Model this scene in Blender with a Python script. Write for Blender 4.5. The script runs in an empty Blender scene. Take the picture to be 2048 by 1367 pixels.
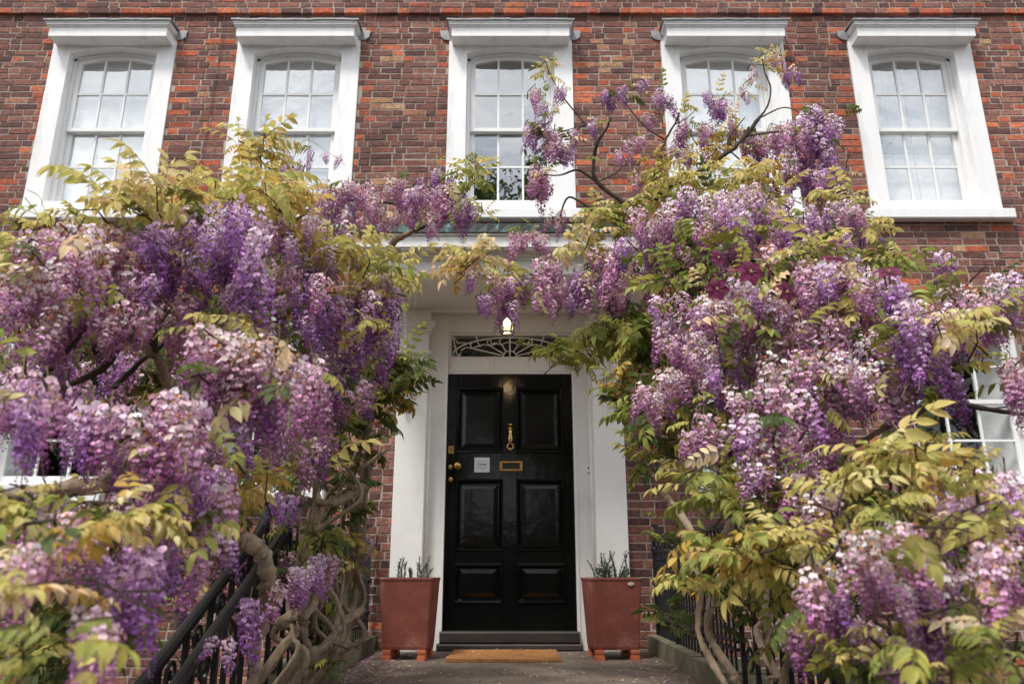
import bpy, bmesh, math, random
import numpy as np
from mathutils import Vector, Matrix, Euler

# ------------------------------------------------------------------ camera, sky, sun, exposure
R = math.radians
sc = bpy.context.scene
col = sc.collection
CAM_Y, CAM_Z, FPX, PITCH = -6.8, 0.63, 1540.0, R(16.53)
cam_d = bpy.data.cameras.new('camera'); cam = bpy.data.objects.new('camera', cam_d); col.objects.link(cam)
cam.location = (0, CAM_Y, CAM_Z); cam.rotation_euler = (R(90) + PITCH, 0, 0)
cam_d.sensor_width = 36; cam_d.lens = FPX / 2048 * 36; cam_d.clip_start = 0.05; cam_d.clip_end = 3000
cam_d.dof.use_dof = True; cam_d.dof.focus_distance = 4.6; cam_d.dof.aperture_fstop = 3.4
sc.camera = cam

SUN_EL, SUN_AZ = 60, 215          # high, behind the camera, veiled by cloud
world = bpy.data.worlds.new('World'); sc.world = world; world.use_nodes = True
wn, wl = world.node_tree.nodes, world.node_tree.links
bg = wn['Background']; bg.inputs[1].default_value = 0.108
sky = wn.new('ShaderNodeTexSky'); sky.sky_type = 'NISHITA'; sky.sun_disc = False
sky.sun_elevation = R(SUN_EL); sky.sun_rotation = R(SUN_AZ); sky.air_density = 1.0; sky.dust_density = 2.0
tc = wn.new('ShaderNodeTexCoord'); mp = wn.new('ShaderNodeMapping'); mp.inputs['Scale'].default_value = (1.5, 1.5, 3.0)
cl = wn.new('ShaderNodeTexNoise'); cl.inputs['Scale'].default_value = 2.2; cl.inputs['Detail'].default_value = 7
cl.inputs['Roughness'].default_value = 0.55
cr = wn.new('ShaderNodeMapRange'); cr.inputs[1].default_value = 0.36; cr.inputs[2].default_value = 0.6
cr.inputs[3].default_value = 0.30; cr.inputs[4].default_value = 1.0
mx = wn.new('ShaderNodeMix'); mx.data_type = 'RGBA'; mx.inputs[7].default_value = (13.5, 13.7, 14.0, 1)
wl.new(tc.outputs['Generated'], mp.inputs[0]); wl.new(mp.outputs[0], cl.inputs['Vector'])
wl.new(cl.outputs['Fac'], cr.inputs[0]); wl.new(cr.outputs[0], mx.inputs[0])
wl.new(sky.outputs[0], mx.inputs[6]); wl.new(mx.outputs[2], bg.inputs[0])

sun_d = bpy.data.lights.new('sun', 'SUN'); sun = bpy.data.objects.new('sun', sun_d); col.objects.link(sun)
sun_d.energy = 2.7; sun_d.angle = R(12); sun_d.color = (1.0, 0.95, 0.88)
_az = R(SUN_AZ); _el = R(SUN_EL)
_sd = Vector((math.sin(_az) * math.cos(_el), math.cos(_az) * math.cos(_el), math.sin(_el)))
sun.rotation_euler = _sd.to_track_quat('Z', 'Y').to_euler(); sun.location = _sd * 30
sc.view_settings.view_transform = 'Standard'; sc.view_settings.look = 'None'
sc.view_settings.exposure = 0.42; sc.view_settings.gamma = 1.0; sc.view_settings.use_curve_mapping = False

# ------------------------------------------------------------------ helpers
rnd = random.Random(7)
rng = np.random.default_rng(11)
_c, _s = math.cos(PITCH), math.sin(PITCH)
def P(px, py, d):                 # photograph pixel + distance in front of the camera (m along y) -> place
    dx, dy = px - 1024, 683.5 - py
    Yv = FPX * _c - dy * _s; Zv = FPX * _s + dy * _c
    return Vector((dx / Yv * d, CAM_Y + d, CAM_Z + Zv / Yv * d))
def proj(p):
    y, z = p[1] - CAM_Y, p[2] - CAM_Z
    w = y * _c + z * _s
    if w < 0.05: return (-9e9, -9e9, w)
    return (1024 + FPX * p[0] / w, 683.5 - FPX * (z * _c - y * _s) / w, w)
def lin(r, g, b):
    f = lambda u: (u / 255 / 12.92) if u <= 10 else ((u / 255 + .055) / 1.055) ** 2.4
    return (f(r), f(g), f(b))
def link(o, parent=None):
    col.objects.link(o)
    if parent is not None: o.parent = parent
    return o
def tag(o, label, cat, group=None, kind=None):
    if label: o['label'] = label
    if cat: o['category'] = cat
    if group: o['group'] = group
    if kind: o['kind'] = kind
    return o
def empty(name, loc=(0, 0, 0), parent=None):
    o = bpy.data.objects.new(name, None); o.location = loc; o.empty_display_size = .1
    return link(o, parent)
def tri_mesh(name, V, F, C, mat, smooth=False):
    m = bpy.data.meshes.new(name); n = len(V); k = len(F)
    m.vertices.add(n); m.vertices.foreach_set('co', np.asarray(V, np.float32).ravel())
    m.loops.add(k * 3); m.loops.foreach_set('vertex_index', np.asarray(F, np.int32).ravel())
    m.polygons.add(k); m.polygons.foreach_set('loop_start', np.arange(0, k * 3, 3, dtype=np.int32))
    m.polygons.foreach_set('loop_total', np.full(k, 3, np.int32))
    m.update(calc_edges=True)
    a = m.color_attributes.new('Col', 'FLOAT_COLOR', 'POINT')
    a.data.foreach_set('color', np.c_[np.asarray(C, np.float32), np.ones(n, np.float32)].ravel())
    if smooth: m.polygons.foreach_set('use_smooth', np.ones(k, bool))
    m.materials.append(mat); return m
class MB:
    def __init__(s): s.v = []; s.f = []; s.c = []
    def add(s, vs, fs, c=(1, 1, 1)):
        o = len(s.v); s.v += [tuple(v) for v in vs]; s.f += [tuple(i + o for i in f) for f in fs]; s.c += [c] * len(vs)
    def box(s, x0, x1, y0, y1, z0, z1, c=(1, 1, 1), j=0):
        vs = [(x, y, z) for z in (z0, z1) for y in (y0, y1) for x in (x0, x1)]
        if j: vs = [(x + rnd.uniform(-j, j), y + rnd.uniform(-j, j), z + rnd.uniform(-j, j)) for x, y, z in vs]
        s.add(vs, [(0, 2, 3, 1), (4, 5, 7, 6), (0, 1, 5, 4), (2, 6, 7, 3), (0, 4, 6, 2), (1, 3, 7, 5)], c)
        return s
    def bevbox(s, x0, x1, y0, y1, z0, z1, b=.004, c=(1, 1, 1)):   # front (-y) edges chamfered
        s.box(x0, x1, y0 + b, y1, z0, z1, c)
        s.frustum((x0, x1, z0, z1), y0 + b, (x0 + b, x1 - b, z0 + b, z1 - b), y0, c); return s
    def frustum(s, r0, ya, r1, yb, c=(1, 1, 1)):                  # rect at ya to smaller rect at yb (towards -y)
        a = [(r0[0], ya, r0[2]), (r0[1], ya, r0[2]), (r0[1], ya, r0[3]), (r0[0], ya, r0[3])]
        b = [(r1[0], yb, r1[2]), (r1[1], yb, r1[2]), (r1[1], yb, r1[3]), (r1[0], yb, r1[3])]
        s.add(a + b, [(4, 5, 6, 7), (0, 1, 5, 4), (1, 2, 6, 5), (2, 3, 7, 6), (3, 0, 4, 7)], c); return s
    def strip(s, x0, x1, lo, hi, y0, y1, n=1, c=(1, 1, 1)):       # prism between two height curves
        for i in range(n):
            a, b = x0 + (x1 - x0) * i / n, x0 + (x1 - x0) * (i + 1) / n
            vs = [(a, y0, lo(a)), (b, y0, lo(b)), (b, y0, hi(b)), (a, y0, hi(a)),
                  (a, y1, lo(a)), (b, y1, lo(b)), (b, y1, hi(b)), (a, y1, hi(a))]
            fs = [(0, 1, 2, 3), (5, 4, 7, 6), (0, 4, 5, 1), (3, 2, 6, 7)]
            if i == 0: fs.append((0, 3, 7, 4))
            if i == n - 1: fs.append((1, 5, 6, 2))
            s.add(vs, fs, c)
        return s
    def tube(s, pts, rad, n=8, c=(1, 1, 1), wob=0):
        pts = [Vector(p) for p in pts]; m = len(pts)
        if not hasattr(rad, '__len__'): rad = [rad] * m
        t0 = (pts[1] - pts[0]).normalized()
        u = t0.orthogonal().normalized(); vs = []
        for i in range(m):
            t = (pts[min(i + 1, m - 1)] - pts[max(i - 1, 0)]).normalized()
            u = (u - t * u.dot(t)).normalized(); w = t.cross(u)
            if wob and i == 0: ridge = [rnd.uniform(-1.5, 1.5) * wob for _ in range(n)]
            for k in range(n):
                a = 2 * math.pi * k / n + (.16 * i if wob else 0); r = rad[i] * (1 + (ridge[k] + rnd.uniform(-wob, wob) * .6 if wob else 0))
                vs.append(pts[i] + (u * math.cos(a) + w * math.sin(a)) * r)
        fs = [(i * n + k, i * n + (k + 1) % n, (i + 1) * n + (k + 1) % n, (i + 1) * n + k) for i in range(m - 1) for k in range(n)]
        fs += [tuple(reversed(range(n))), tuple((m - 1) * n + k for k in range(n))]
        s.add(vs, fs, c); return s
    def lathe(s, prof, n=16, o=(0, 0, 0), ax='z', c=(1, 1, 1)):
        vs = []
        for r, h in prof:
            for k in range(n):
                a = 2 * math.pi * k / n; x, y = r * math.cos(a), r * math.sin(a)
                p = (x, y, h) if ax == 'z' else (x, -h, y)
                vs.append((p[0] + o[0], p[1] + o[1], p[2] + o[2]))
        m = len(prof)
        fs = [(i * n + k, i * n + (k + 1) % n, (i + 1) * n + (k + 1) % n, (i + 1) * n + k) for i in range(m - 1) for k in range(n)]
        fs += [tuple(range(n)), tuple((m - 1) * n + k for k in range(n))]
        s.add(vs, fs, c); return s
    def mesh(s, name, mat, smooth=False):
        m = bpy.data.meshes.new(name); m.from_pydata(s.v, [], s.f); m.update()
        a = m.color_attributes.new('Col', 'FLOAT_COLOR', 'POINT')
        a.data.foreach_set('color', np.c_[np.array(s.c, np.float32), np.ones(len(s.c), np.float32)].ravel())
        bm = bmesh.new(); bm.from_mesh(m); bmesh.ops.recalc_face_normals(bm, faces=bm.faces); bm.to_mesh(m); bm.free()
        if smooth: m.polygons.foreach_set('use_smooth', np.ones(len(m.polygons), bool))
        m.materials.append(mat); return m
    def build(s, name, mat, parent=None, smooth=False, loc=None):
        o = bpy.data.objects.new(name, s.mesh(name, mat, smooth))
        if loc is not None: o.location = loc
        return link(o, parent)
def spline(pts, k=6):             # Catmull-Rom through points
    pts = [Vector(p) for p in pts]; out = []
    q = [pts[0] * 2 - pts[1]] + pts + [pts[-1] * 2 - pts[-2]]
    for i in range(1, len(q) - 2):
        for j in range(k):
            t = j / k; a, b, c_, d = q[i - 1], q[i], q[i + 1], q[i + 2]
            out.append(.5 * ((2 * b) + (c_ - a) * t + (2 * a - 5 * b + 4 * c_ - d) * t * t + (3 * b - a - 3 * c_ + d) * t ** 3))
    return out + [pts[-1]]

# ------------------------------------------------------------------ materials
def mat(name, color=None, rough=.6, metal=0, noise=0, nscale=8, bump=0, bscale=60, attr=False, dirt=None, dscale=3,
        spec=.5, coat=0, dthr=(.5, .75), stretch=None, big=0):
    m = bpy.data.materials.new(name); m.use_nodes = True
    n, l = m.node_tree.nodes, m.node_tree.links; b = n['Principled BSDF']
    b.inputs['Roughness'].default_value = rough; b.inputs['Metallic'].default_value = metal
    b.inputs['Specular IOR Level'].default_value = spec; b.inputs['Coat Weight'].default_value = coat
    t = n.new('ShaderNodeTexCoord'); vec = t.outputs['Object']
    if stretch:
        mpp = n.new('ShaderNodeMapping'); mpp.inputs['Scale'].default_value = stretch; l.new(vec, mpp.inputs[0]); vec = mpp.outputs[0]
    if attr:
        a = n.new('ShaderNodeAttribute'); a.attribute_name = 'Col'; cur = a.outputs['Color']
    else:
        a = n.new('ShaderNodeRGB'); a.outputs[0].default_value = (*color, 1); cur = a.outputs[0]
    for nz_, ns_ in ((noise, nscale), (big, 1.1)):
        if not nz_: continue
        t1 = n.new('ShaderNodeTexNoise'); t1.inputs['Scale'].default_value = ns_; t1.inputs['Detail'].default_value = 6
        t1.inputs['Roughness'].default_value = .65
        l.new(vec, t1.inputs['Vector'])
        r1 = n.new('ShaderNodeMapRange'); r1.inputs[1].default_value = .3; r1.inputs[2].default_value = .7
        r1.inputs[3].default_value = 1 - nz_; r1.inputs[4].default_value = 1 + nz_ * (.4 if ns_ == 1.1 else 1)
        l.new(t1.outputs['Fac'], r1.inputs[0])
        x = n.new('ShaderNodeMix'); x.data_type = 'RGBA'; x.blend_type = 'MULTIPLY'; x.inputs[0].default_value = 1
        l.new(cur, x.inputs[6]); l.new(r1.outputs[0], x.inputs[7]); cur = x.outputs[2]
    if dirt:
        t2 = n.new('ShaderNodeTexNoise'); t2.inputs['Scale'].default_value = dscale; t2.inputs['Detail'].default_value = 8
        t2.inputs['Roughness'].default_value = .7; l.new(vec, t2.inputs['Vector'])
        r2 = n.new('ShaderNodeMapRange'); r2.inputs[1].default_value = dthr[0]; r2.inputs[2].default_value = dthr[1]; r2.inputs[4].default_value = dirt[3]
        l.new(t2.outputs['Fac'], r2.inputs[0])
        x = n.new('ShaderNodeMix'); x.data_type = 'RGBA'; x.inputs[7].default_value = (*dirt[:3], 1)
        l.new(r2.outputs[0], x.inputs[0]); l.new(cur, x.inputs[6]); cur = x.outputs[2]
    l.new(cur, b.inputs['Base Color'])
    if bump:
        t3 = n.new('ShaderNodeTexNoise'); t3.inputs['Scale'].default_value = bscale; t3.inputs['Detail'].default_value = 5
        l.new(vec, t3.inputs['Vector'])
        bp = n.new('ShaderNodeBump'); bp.inputs['Strength'].default_value = bump; bp.inputs['Distance'].default_value = .01
        l.new(t3.outputs['Fac'], bp.inputs['Height']); l.new(bp.outputs[0], b.inputs['Normal'])
    return m
def leafmat(name, trans, rough, noise=.12, ns=40):
    m = mat(name, attr=True, rough=rough, noise=noise, nscale=ns, spec=.35)
    n, l = m.node_tree.nodes, m.node_tree.links; b = n['Principled BSDF']; out = n['Material Output']
    tr = n.new('ShaderNodeBsdfTranslucent'); src = b.inputs['Base Color'].links[0].from_socket
    l.new(src, tr.inputs['Color'])
    mxs = n.new('ShaderNodeMixShader'); mxs.inputs[0].default_value = trans
    l.new(b.outputs[0], mxs.inputs[1]); l.new(tr.outputs[0], mxs.inputs[2]); l.new(mxs.outputs[0], out.inputs[0])
    return m
M = {}
M['brick'] = mat('brick', attr=True, rough=.9, noise=.42, nscale=26, bump=1.0, bscale=75, dirt=(.04, .028, .026, .7), dscale=9, dthr=(.54, .70), big=.42)
M['mortar'] = mat('mortar', (.40, .345, .285), .95, noise=.25, nscale=6, bump=.5, bscale=90, dirt=(.13, .10, .08, .7), dscale=2.5, dthr=(.5, .75), big=.4)
M['white'] = mat('white_paint', (.80, .80, .805), .55, noise=.035, nscale=2.5, bump=.10, bscale=110, dirt=(.42, .40, .36, .55), dscale=3, dthr=(.52, .80), stretch=(3, 3, .7))
M['gloss_white'] = mat('gloss_white_paint', (.78, .78, .775), .35, noise=.03, nscale=5, bump=.03, bscale=60)
M['door_white'] = mat('door_surround_paint', (.74, .73, .71), .5, noise=.05, nscale=2, bump=.05, bscale=90, dirt=(.5, .46, .40, .4), dscale=2.2)
M['lead'] = mat('lead', (.23, .235, .25), .55, metal=.2, noise=.25, nscale=9, bump=.2, bscale=30, dirt=(.5, .5, .5, .5), dscale=14)
M['copper'] = mat('copper_edge', (.012, .022, .022), .5, noise=.3, nscale=10, dirt=(.10, .27, .23, .85), dscale=9, dthr=(.56, .66))
M['door'] = mat('black_gloss_paint', (.0026, .0034, .003), .15, bump=.16, bscale=11, spec=.32)
M['brass'] = mat('brass', (.62, .40, .15), .28, metal=1, noise=.25, nscale=40)
M['dark'] = mat('dark_slot', (.01, .009, .008), .7)
M['iron'] = mat('black_iron', (.007, .007, .0085), .36, noise=.3, nscale=30, bump=.25, bscale=90)
M['stone'] = mat('landing_stone', (.15, .115, .085), .8, noise=.35, nscale=3, bump=.5, bscale=50, dirt=(.045, .036, .028, .85), dscale=2.2, dthr=(.42, .7))
M['kerb'] = mat('mossy_kerb', (.17, .15, .10), .95, noise=.4, nscale=7, bump=.8, bscale=45, dirt=(.07, .075, .03, .85), dscale=4, dthr=(.42, .65))
M['sill'] = mat('threshold', (.024, .019, .017), .6, noise=.4, nscale=9, bump=.2, bscale=40, stretch=(.3, 1, 1), dirt=(.07, .05, .04, .6))
M['terra'] = mat('terracotta', (.17, .042, .026), .8, noise=.2, nscale=7, bump=.2, bscale=60, dirt=(.40, .25, .21, .6), dscale=3.5, dthr=(.52, .82))
M['terra_foot'] = mat('terracotta_foot', (.44, .12, .05), .75, noise=.2, nscale=20)
M['kerb_pale'] = mat('pale_chip', (.5, .4, .36), .9, noise=.3, nscale=60)
M['soil'] = mat('soil', (.03, .021, .015), 1, noise=.5, nscale=30, bump=1, bscale=60)
M['earth'] = mat('earth', (.07, .052, .038), 1, noise=.5, nscale=3, bump=1, bscale=20)
M['paving'] = mat('paving', (.22, .20, .18), .9, noise=.25, nscale=2, bump=.3, bscale=30)
M['asphalt'] = mat('asphalt', (.05, .05, .052), .95, noise=.3, nscale=3, bump=.5, bscale=120)
M['mat'] = mat('coir', (.42, .19, .055), 1, noise=.35, nscale=60, bump=1, bscale=350, dirt=(.14, .06, .025, .8), dscale=3.5, dthr=(.5, .7))
M['paper'] = mat('paper', (.62, .60, .66), .6)
M['ink'] = mat('ink', (.02, .05, .045), .7)
M['room'] = mat('room_paint', (.30, .27, .23), .9)
M['blind'] = mat('blind', (.80, .80, .79), .9, noise=.05, nscale=3)
M['bark'] = mat('bark', (.19, .135, .09), .9, noise=.5, nscale=14, bump=1.0, bscale=34, dirt=(.36, .28, .20, .85), dscale=9, dthr=(.44, .62), stretch=(1, 1, .3))
M['twig'] = mat('twig_bark', (.050, .032, .022), .85, noise=.4, nscale=25, bump=.6, bscale=60)
M['stem'] = mat('green_stem', (.24, .22, .07), .6, noise=.3, nscale=20)
M['leaf'] = leafmat('leaf', .42, .62)
M['petal'] = leafmat('petal', .22, .65, noise=.1, ns=90)
M['cable'] = mat('cable', (.05, .035, .035), .7)
def glass(name, f0):
    m = bpy.data.materials.new(name); m.use_nodes = True
    n, l = m.node_tree.nodes, m.node_tree.links; n.remove(n['Principled BSDF'])
    g = n.new('ShaderNodeBsdfGlossy'); g.inputs['Roughness'].default_value = .015; g.inputs['Color'].default_value = (.96, .98, 1, 1)
    t = n.new('ShaderNodeBsdfTransparent'); t.inputs['Color'].default_value = (.93, .95, .95, 1)
    lw = n.new('ShaderNodeLayerWeight'); lw.inputs['Blend'].default_value = .5
    pw = n.new('ShaderNodeMath'); pw.operation = 'POWER'; pw.inputs[1].default_value = 5; l.new(lw.outputs['Facing'], pw.inputs[0])
    f = n.new('ShaderNodeMath'); f.operation = 'MULTIPLY_ADD'; f.inputs[1].default_value = 1 - f0; f.inputs[2].default_value = f0; l.new(pw.outputs[0], f.inputs[0])
    x = n.new('ShaderNodeMixShader'); l.new(f.outputs[0], x.inputs[0]); l.new(t.outputs[0], x.inputs[1]); l.new(g.outputs[0], x.inputs[2])
    nz = n.new('ShaderNodeTexNoise'); nz.inputs['Scale'].default_value = 5; bp = n.new('ShaderNodeBump')
    tc_ = n.new('ShaderNodeTexCoord'); l.new(tc_.outputs['Object'], nz.inputs['Vector'])
    bp.inputs['Strength'].default_value = .12; bp.inputs['Distance'].default_value = .02
    l.new(nz.outputs['Fac'], bp.inputs['Height']); l.new(bp.outputs[0], g.inputs['Normal'])
    l.new(x.outputs[0], n['Material Output'].inputs[0]); return m
M['glass'] = glass('old_glass', .33); M['clear_glass'] = glass('clear_glass', .07)

# ------------------------------------------------------------------ ground, path, landing, steps
GZ = -0.97
def struct(o): o['kind'] = 'structure'; return o
struct(MB().box(-400, 400, -400, 400, GZ - .5, GZ).build('ground', M['earth']))
struct(MB().box(-60, 60, -16.5, -9.5, GZ - .2, GZ + .004).build('road', M['asphalt']))
struct(MB().box(-60, 60, -9.5, -7.8, GZ - .2, GZ + .12).build('pavement', M['paving']))
struct(MB().box(-1.1, 1.1, -7.8, -4.1, GZ - .2, GZ + .02).build('garden_path', M['paving']))
land = struct(MB().box(-1.14, 1.14, -2.42, .1, GZ - .1, 0).build('landing', M['stone']))
for i in range(5):
    z = -.162 * (i + 1)
    MB().bevbox(-1.13, 1.13, -2.42 - .33 * (i + 1), -2.42 - .33 * i, GZ - .1, z, .012).build('step', M['stone'], land)
for sx in (-1, 1):                # mossy kerb blocks beside the landing, stepping down with the stair
    k = MB()
    a, b = (1.12, 1.36)
    x0, x1 = (a, b) if sx > 0 else (-b, -a)
    kb = struct(MB().box(x0, x1, -.02, .08, GZ, .12).build('kerb_wall' , M['kerb']))
    ys = [-.02, -.85, -1.66, -2.44]
    for i in range(3):
        MB().box(x0 + rnd.uniform(-.006, .006), x1, ys[i + 1] + .004, ys[i] - .004, GZ, .125 + rnd.uniform(-.008, .008)).build('kerb_block', M['kerb'], kb)
    k.add([(x, y, z) for x in (x0, x1) for y, z in ((-2.45, .11), (-4.1, -.72), (-4.1, GZ - .05), (-2.45, GZ - .05))],
          [(0, 1, 2, 3), (7, 6, 5, 4), (0, 4, 5, 1), (1, 5, 6, 2), (2, 6, 7, 3), (3, 7, 4, 0)])
    k.build('kerb_block', M['kerb'], kb)

# ------------------------------------------------------------------ the house
house = empty('brick_house')
tag(house, 'red-brown brick house front with white sash windows and a canopied black door', 'house')
WX, WTOP = 6.6, 7.6
UP = [-4.12, -2.21, -.015, 2.18, 4.12]     # upper windows
GRD = [-4.12, -2.2, 2.2, 4.12]             # ground-floor windows
CX = -.02                                  # centre line of the door
# openings in the masonry (x0, x1, z0, z1)
holes = [(x - .60, x + .60, 3.92, 6.0) for x in UP] + [(x - .53, x + .53, 1.28, 2.86) for x in GRD] + [(CX - .80, CX + .80, -.05, 2.99)]
covers = [(x - .635, x + .635, 3.93, 6.02) for x in UP] + [(x - .53, x + .53, 1.28, 2.86) for x in GRD] + [(CX - .98, CX + .98, -.05, 2.955)]
xs = sorted({-WX, WX} | {h[0] for h in holes} | {h[1] for h in holes}); zs = sorted({GZ - .1, WTOP} | {h[2] for h in holes} | {h[3] for h in holes})
wm = MB()
for j in range(len(zs) - 1):
    run = None
    for i in range(len(xs) - 1):
        cx, cz = (xs[i] + xs[i + 1]) / 2, (zs[j] + zs[j + 1]) / 2
        solid = not any(h[0] < cx < h[1] and h[2] < cz < h[3] for h in holes)
        if solid: run = (run[0], xs[i + 1]) if run else (xs[i], xs[i + 1])
        if run and (not solid or i == len(xs) - 2):
            wm.box(run[0], run[1], 0, .30, zs[j], zs[j + 1]); run = None
wall = wm.build('wall', M['mortar'], house)
CH, BH, ST, HD, JT = .0706, .0595, .215, .102, .0105
ZS1 = GZ + math.ceil((6.19 - GZ) / CH) * CH; ZS0 = GZ + math.ceil((3.10 - GZ) / CH) * CH
MB().box(-WX, WX, -.040, .0, ZS1 + .004, WTOP).build('string_course', M['mortar'], wall)
MB().box(-WX, WX, -.026, .0, ZS0 + .004, ZS0 + 2 * CH - .012).build('string_course', M['mortar'], wall)
sh = MB(); sh.box(-WX, -WX + .3, .30, 5, GZ, WTOP); sh.box(WX - .3, WX, .30, 5, GZ, WTOP); sh.box(-WX, WX, 5, 5.3, GZ, WTOP)
sh.build('side_wall', M['mortar'], house)
MB().box(-WX - .1, WX + .1, -.1, 5.4, WTOP, WTOP + .25).build('roof', M['lead'], house)
fl = MB(); fl.box(-WX + .3, WX - .3, .3, 5, 3.25, 3.45); fl.box(-WX + .3, WX - .3, .3, 5, -.2, -.02); fl.box(-WX + .3, WX - .3, .3, 5, 6.3, 6.4)
fl.build('floor', M['room'], house)
iw = MB()
for x in (-3.2, -1.15, 1.15, 3.2): iw.box(x - .05, x + .05, .3, 5, -.02, 6.3)
iw.box(-WX + .3, WX - .3, 4.2, 4.3, -.02, 6.3); iw.build('inner_wall', M['room'], house)

BR = [lin(114, 74, 66), lin(127, 82, 72), lin(139, 91, 78), lin(103, 68, 63), lin(146, 101, 88), lin(121, 82, 76), lin(133, 81, 68)]
OR = [lin(184, 96, 66), lin(172, 86, 60), lin(192, 108, 76)]
DK = [lin(102, 65, 59), lin(90, 58, 55)]
BF = [lin(196, 158, 120), lin(180, 138, 104), lin(170, 118, 90)]
bricks = []
nrow = int((WTOP - GZ) / CH)
for r in range(nrow):
    z0 = GZ + r * CH + rnd.uniform(-.0012, .0012); z1 = z0 + BH; zc = (z0 + z1) / 2
    proud = .040 if zc > ZS1 else (.026 if ZS0 < zc < ZS0 + 2 * CH else 0)
    x = -WX + (0 if r % 2 else -(ST + HD) / 2 - .005) + rnd.uniform(-.03, .03); k = r % 2
    while x < WX:
        w = (ST if k % 2 == 0 else HD) * rnd.uniform(.96, 1.03); k += 1
        segs = [(max(x, -WX), min(x + w, WX))]; x += w + JT * rnd.uniform(.8, 1.25)
        edge = False
        for h in covers:
            if h[2] - .02 < zc < h[3] + .03:
                ns = []
                for a, b in segs:
                    if b <= h[0] - .004 or a >= h[1] + .004:
                        ns.append((a, b))
                        if h[0] - b < .05 and b <= h[0] or a - h[1] < .05 and a >= h[1]: edge = True
                        continue
                    edge = True
                    if a < h[0] - .03: ns.append((a, h[0] - .006))
                    if b > h[1] + .03: ns.append((h[1] + .006, b))
                segs = ns
        for a, b in segs:
            if b - a < .03: continue
            if 2.86 < zc < 3.10 and any(abs((a + b) / 2 - g) < .62 for g in GRD): continue
            u = rnd.random()
            if .72 < (a + b) / 2 < 1.5 and 5.5 < zc < 6.0 and .8 < u < .8 + .45 * max(0, 1 - ((a + b) / 2 - 1.08) ** 2 / .12) or .8 < (a + b) / 2 < 1.3 and 5.6 < zc < 5.95 and u < .3: c = rnd.choice(BF)
            elif ZS0 < zc < ZS0 + CH: c = rnd.choice(OR)
            elif edge and r % 2 and z0 > 3.8 and u < .6: c = rnd.choice(OR)
            elif ZS1 < zc < ZS1 + CH and u < .45: c = rnd.choice(OR)
            elif u < .055: c = rnd.choice(OR)
            elif u < .14: c = rnd.choice(DK)
            elif u < .155: c = rnd.choice(BF)
            else: c = rnd.choice(BR)
            v = rnd.uniform(.87, 1.13); c = tuple(q * v for q in c)
            bricks.append((a, b, z0, z1, proud + rnd.uniform(.002, .007), c))
for g in GRD:                     # gauged flat arches over the ground-floor windows
    n = 17
    for i in range(n):
        t0, t1 = (i + .06) / n, (i + .94) / n
        lo = [g - .55 + 1.10 * t for t in (t0, t1)]; hi = [g - .63 + 1.26 * t for t in (t0, t1)]
        bricks.append((lo, hi, 2.868, 3.092, .008, rnd.choice(OR if i % 3 else BR)))
def brick_into(mb, b):
    a0, b0, z0, z1, pr, c = b; j = .0036
    if isinstance(a0, list): bx = [(a0[0], a0[1], z0), (b0[0], b0[1], z1)]
    else: bx = [(a0, b0, z0), (a0, b0, z1)]
    fr = [(bx[0][0], bx[0][2]), (bx[0][1], bx[0][2]), (bx[1][1], bx[1][2]), (bx[1][0], bx[1][2])]
    fr = [(x + rnd.uniform(-j, j), z + rnd.uniform(-j, j)) for x, z in fr]
    mx_, mz = sum(p[0] for p in fr) / 4, sum(p[1] for p in fr) / 4
    e = .0035; ins = []
    for x, z in fr: ins.append((x + (e if x < mx_ else -e), z + (e if z < mz else -e)))
    vs = [(x, .02, z) for x, z in fr] + [(x, -pr + .003, z) for x, z in fr] + [(x, -pr + rnd.uniform(-.0018, .0018), z) for x, z in ins]
    fs = [(8, 9, 10, 11)] + [(i, (i + 1) % 4, 4 + (i + 1) % 4, 4 + i) for i in range(4)] + [(4 + i, 4 + (i + 1) % 4, 8 + (i + 1) % 4, 8 + i) for i in range(4)]
    mb.add(vs, fs, c)
def bscore(b):
    if isinstance(b[0], list): return -1
    p = proj(((b[0] + b[1]) / 2, 0, b[2]))
    if not (10 < p[0] < 2038 and 0 < p[1] < 330) or (1050 < p[0] < 1720 and p[1] > 200): return -1
    return (b[1] - b[0]) / p[2]
bricks.sort(key=bscore, reverse=True)
for b in bricks[:300]:
    m_ = MB(); brick_into(m_, b); m_.build('brick', M['brick'], wall)
rest = MB()
for b in bricks[300:]: brick_into(rest, b)
rest.build('bricks', M['brick'], wall)['kind'] = 'stuff'

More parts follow.
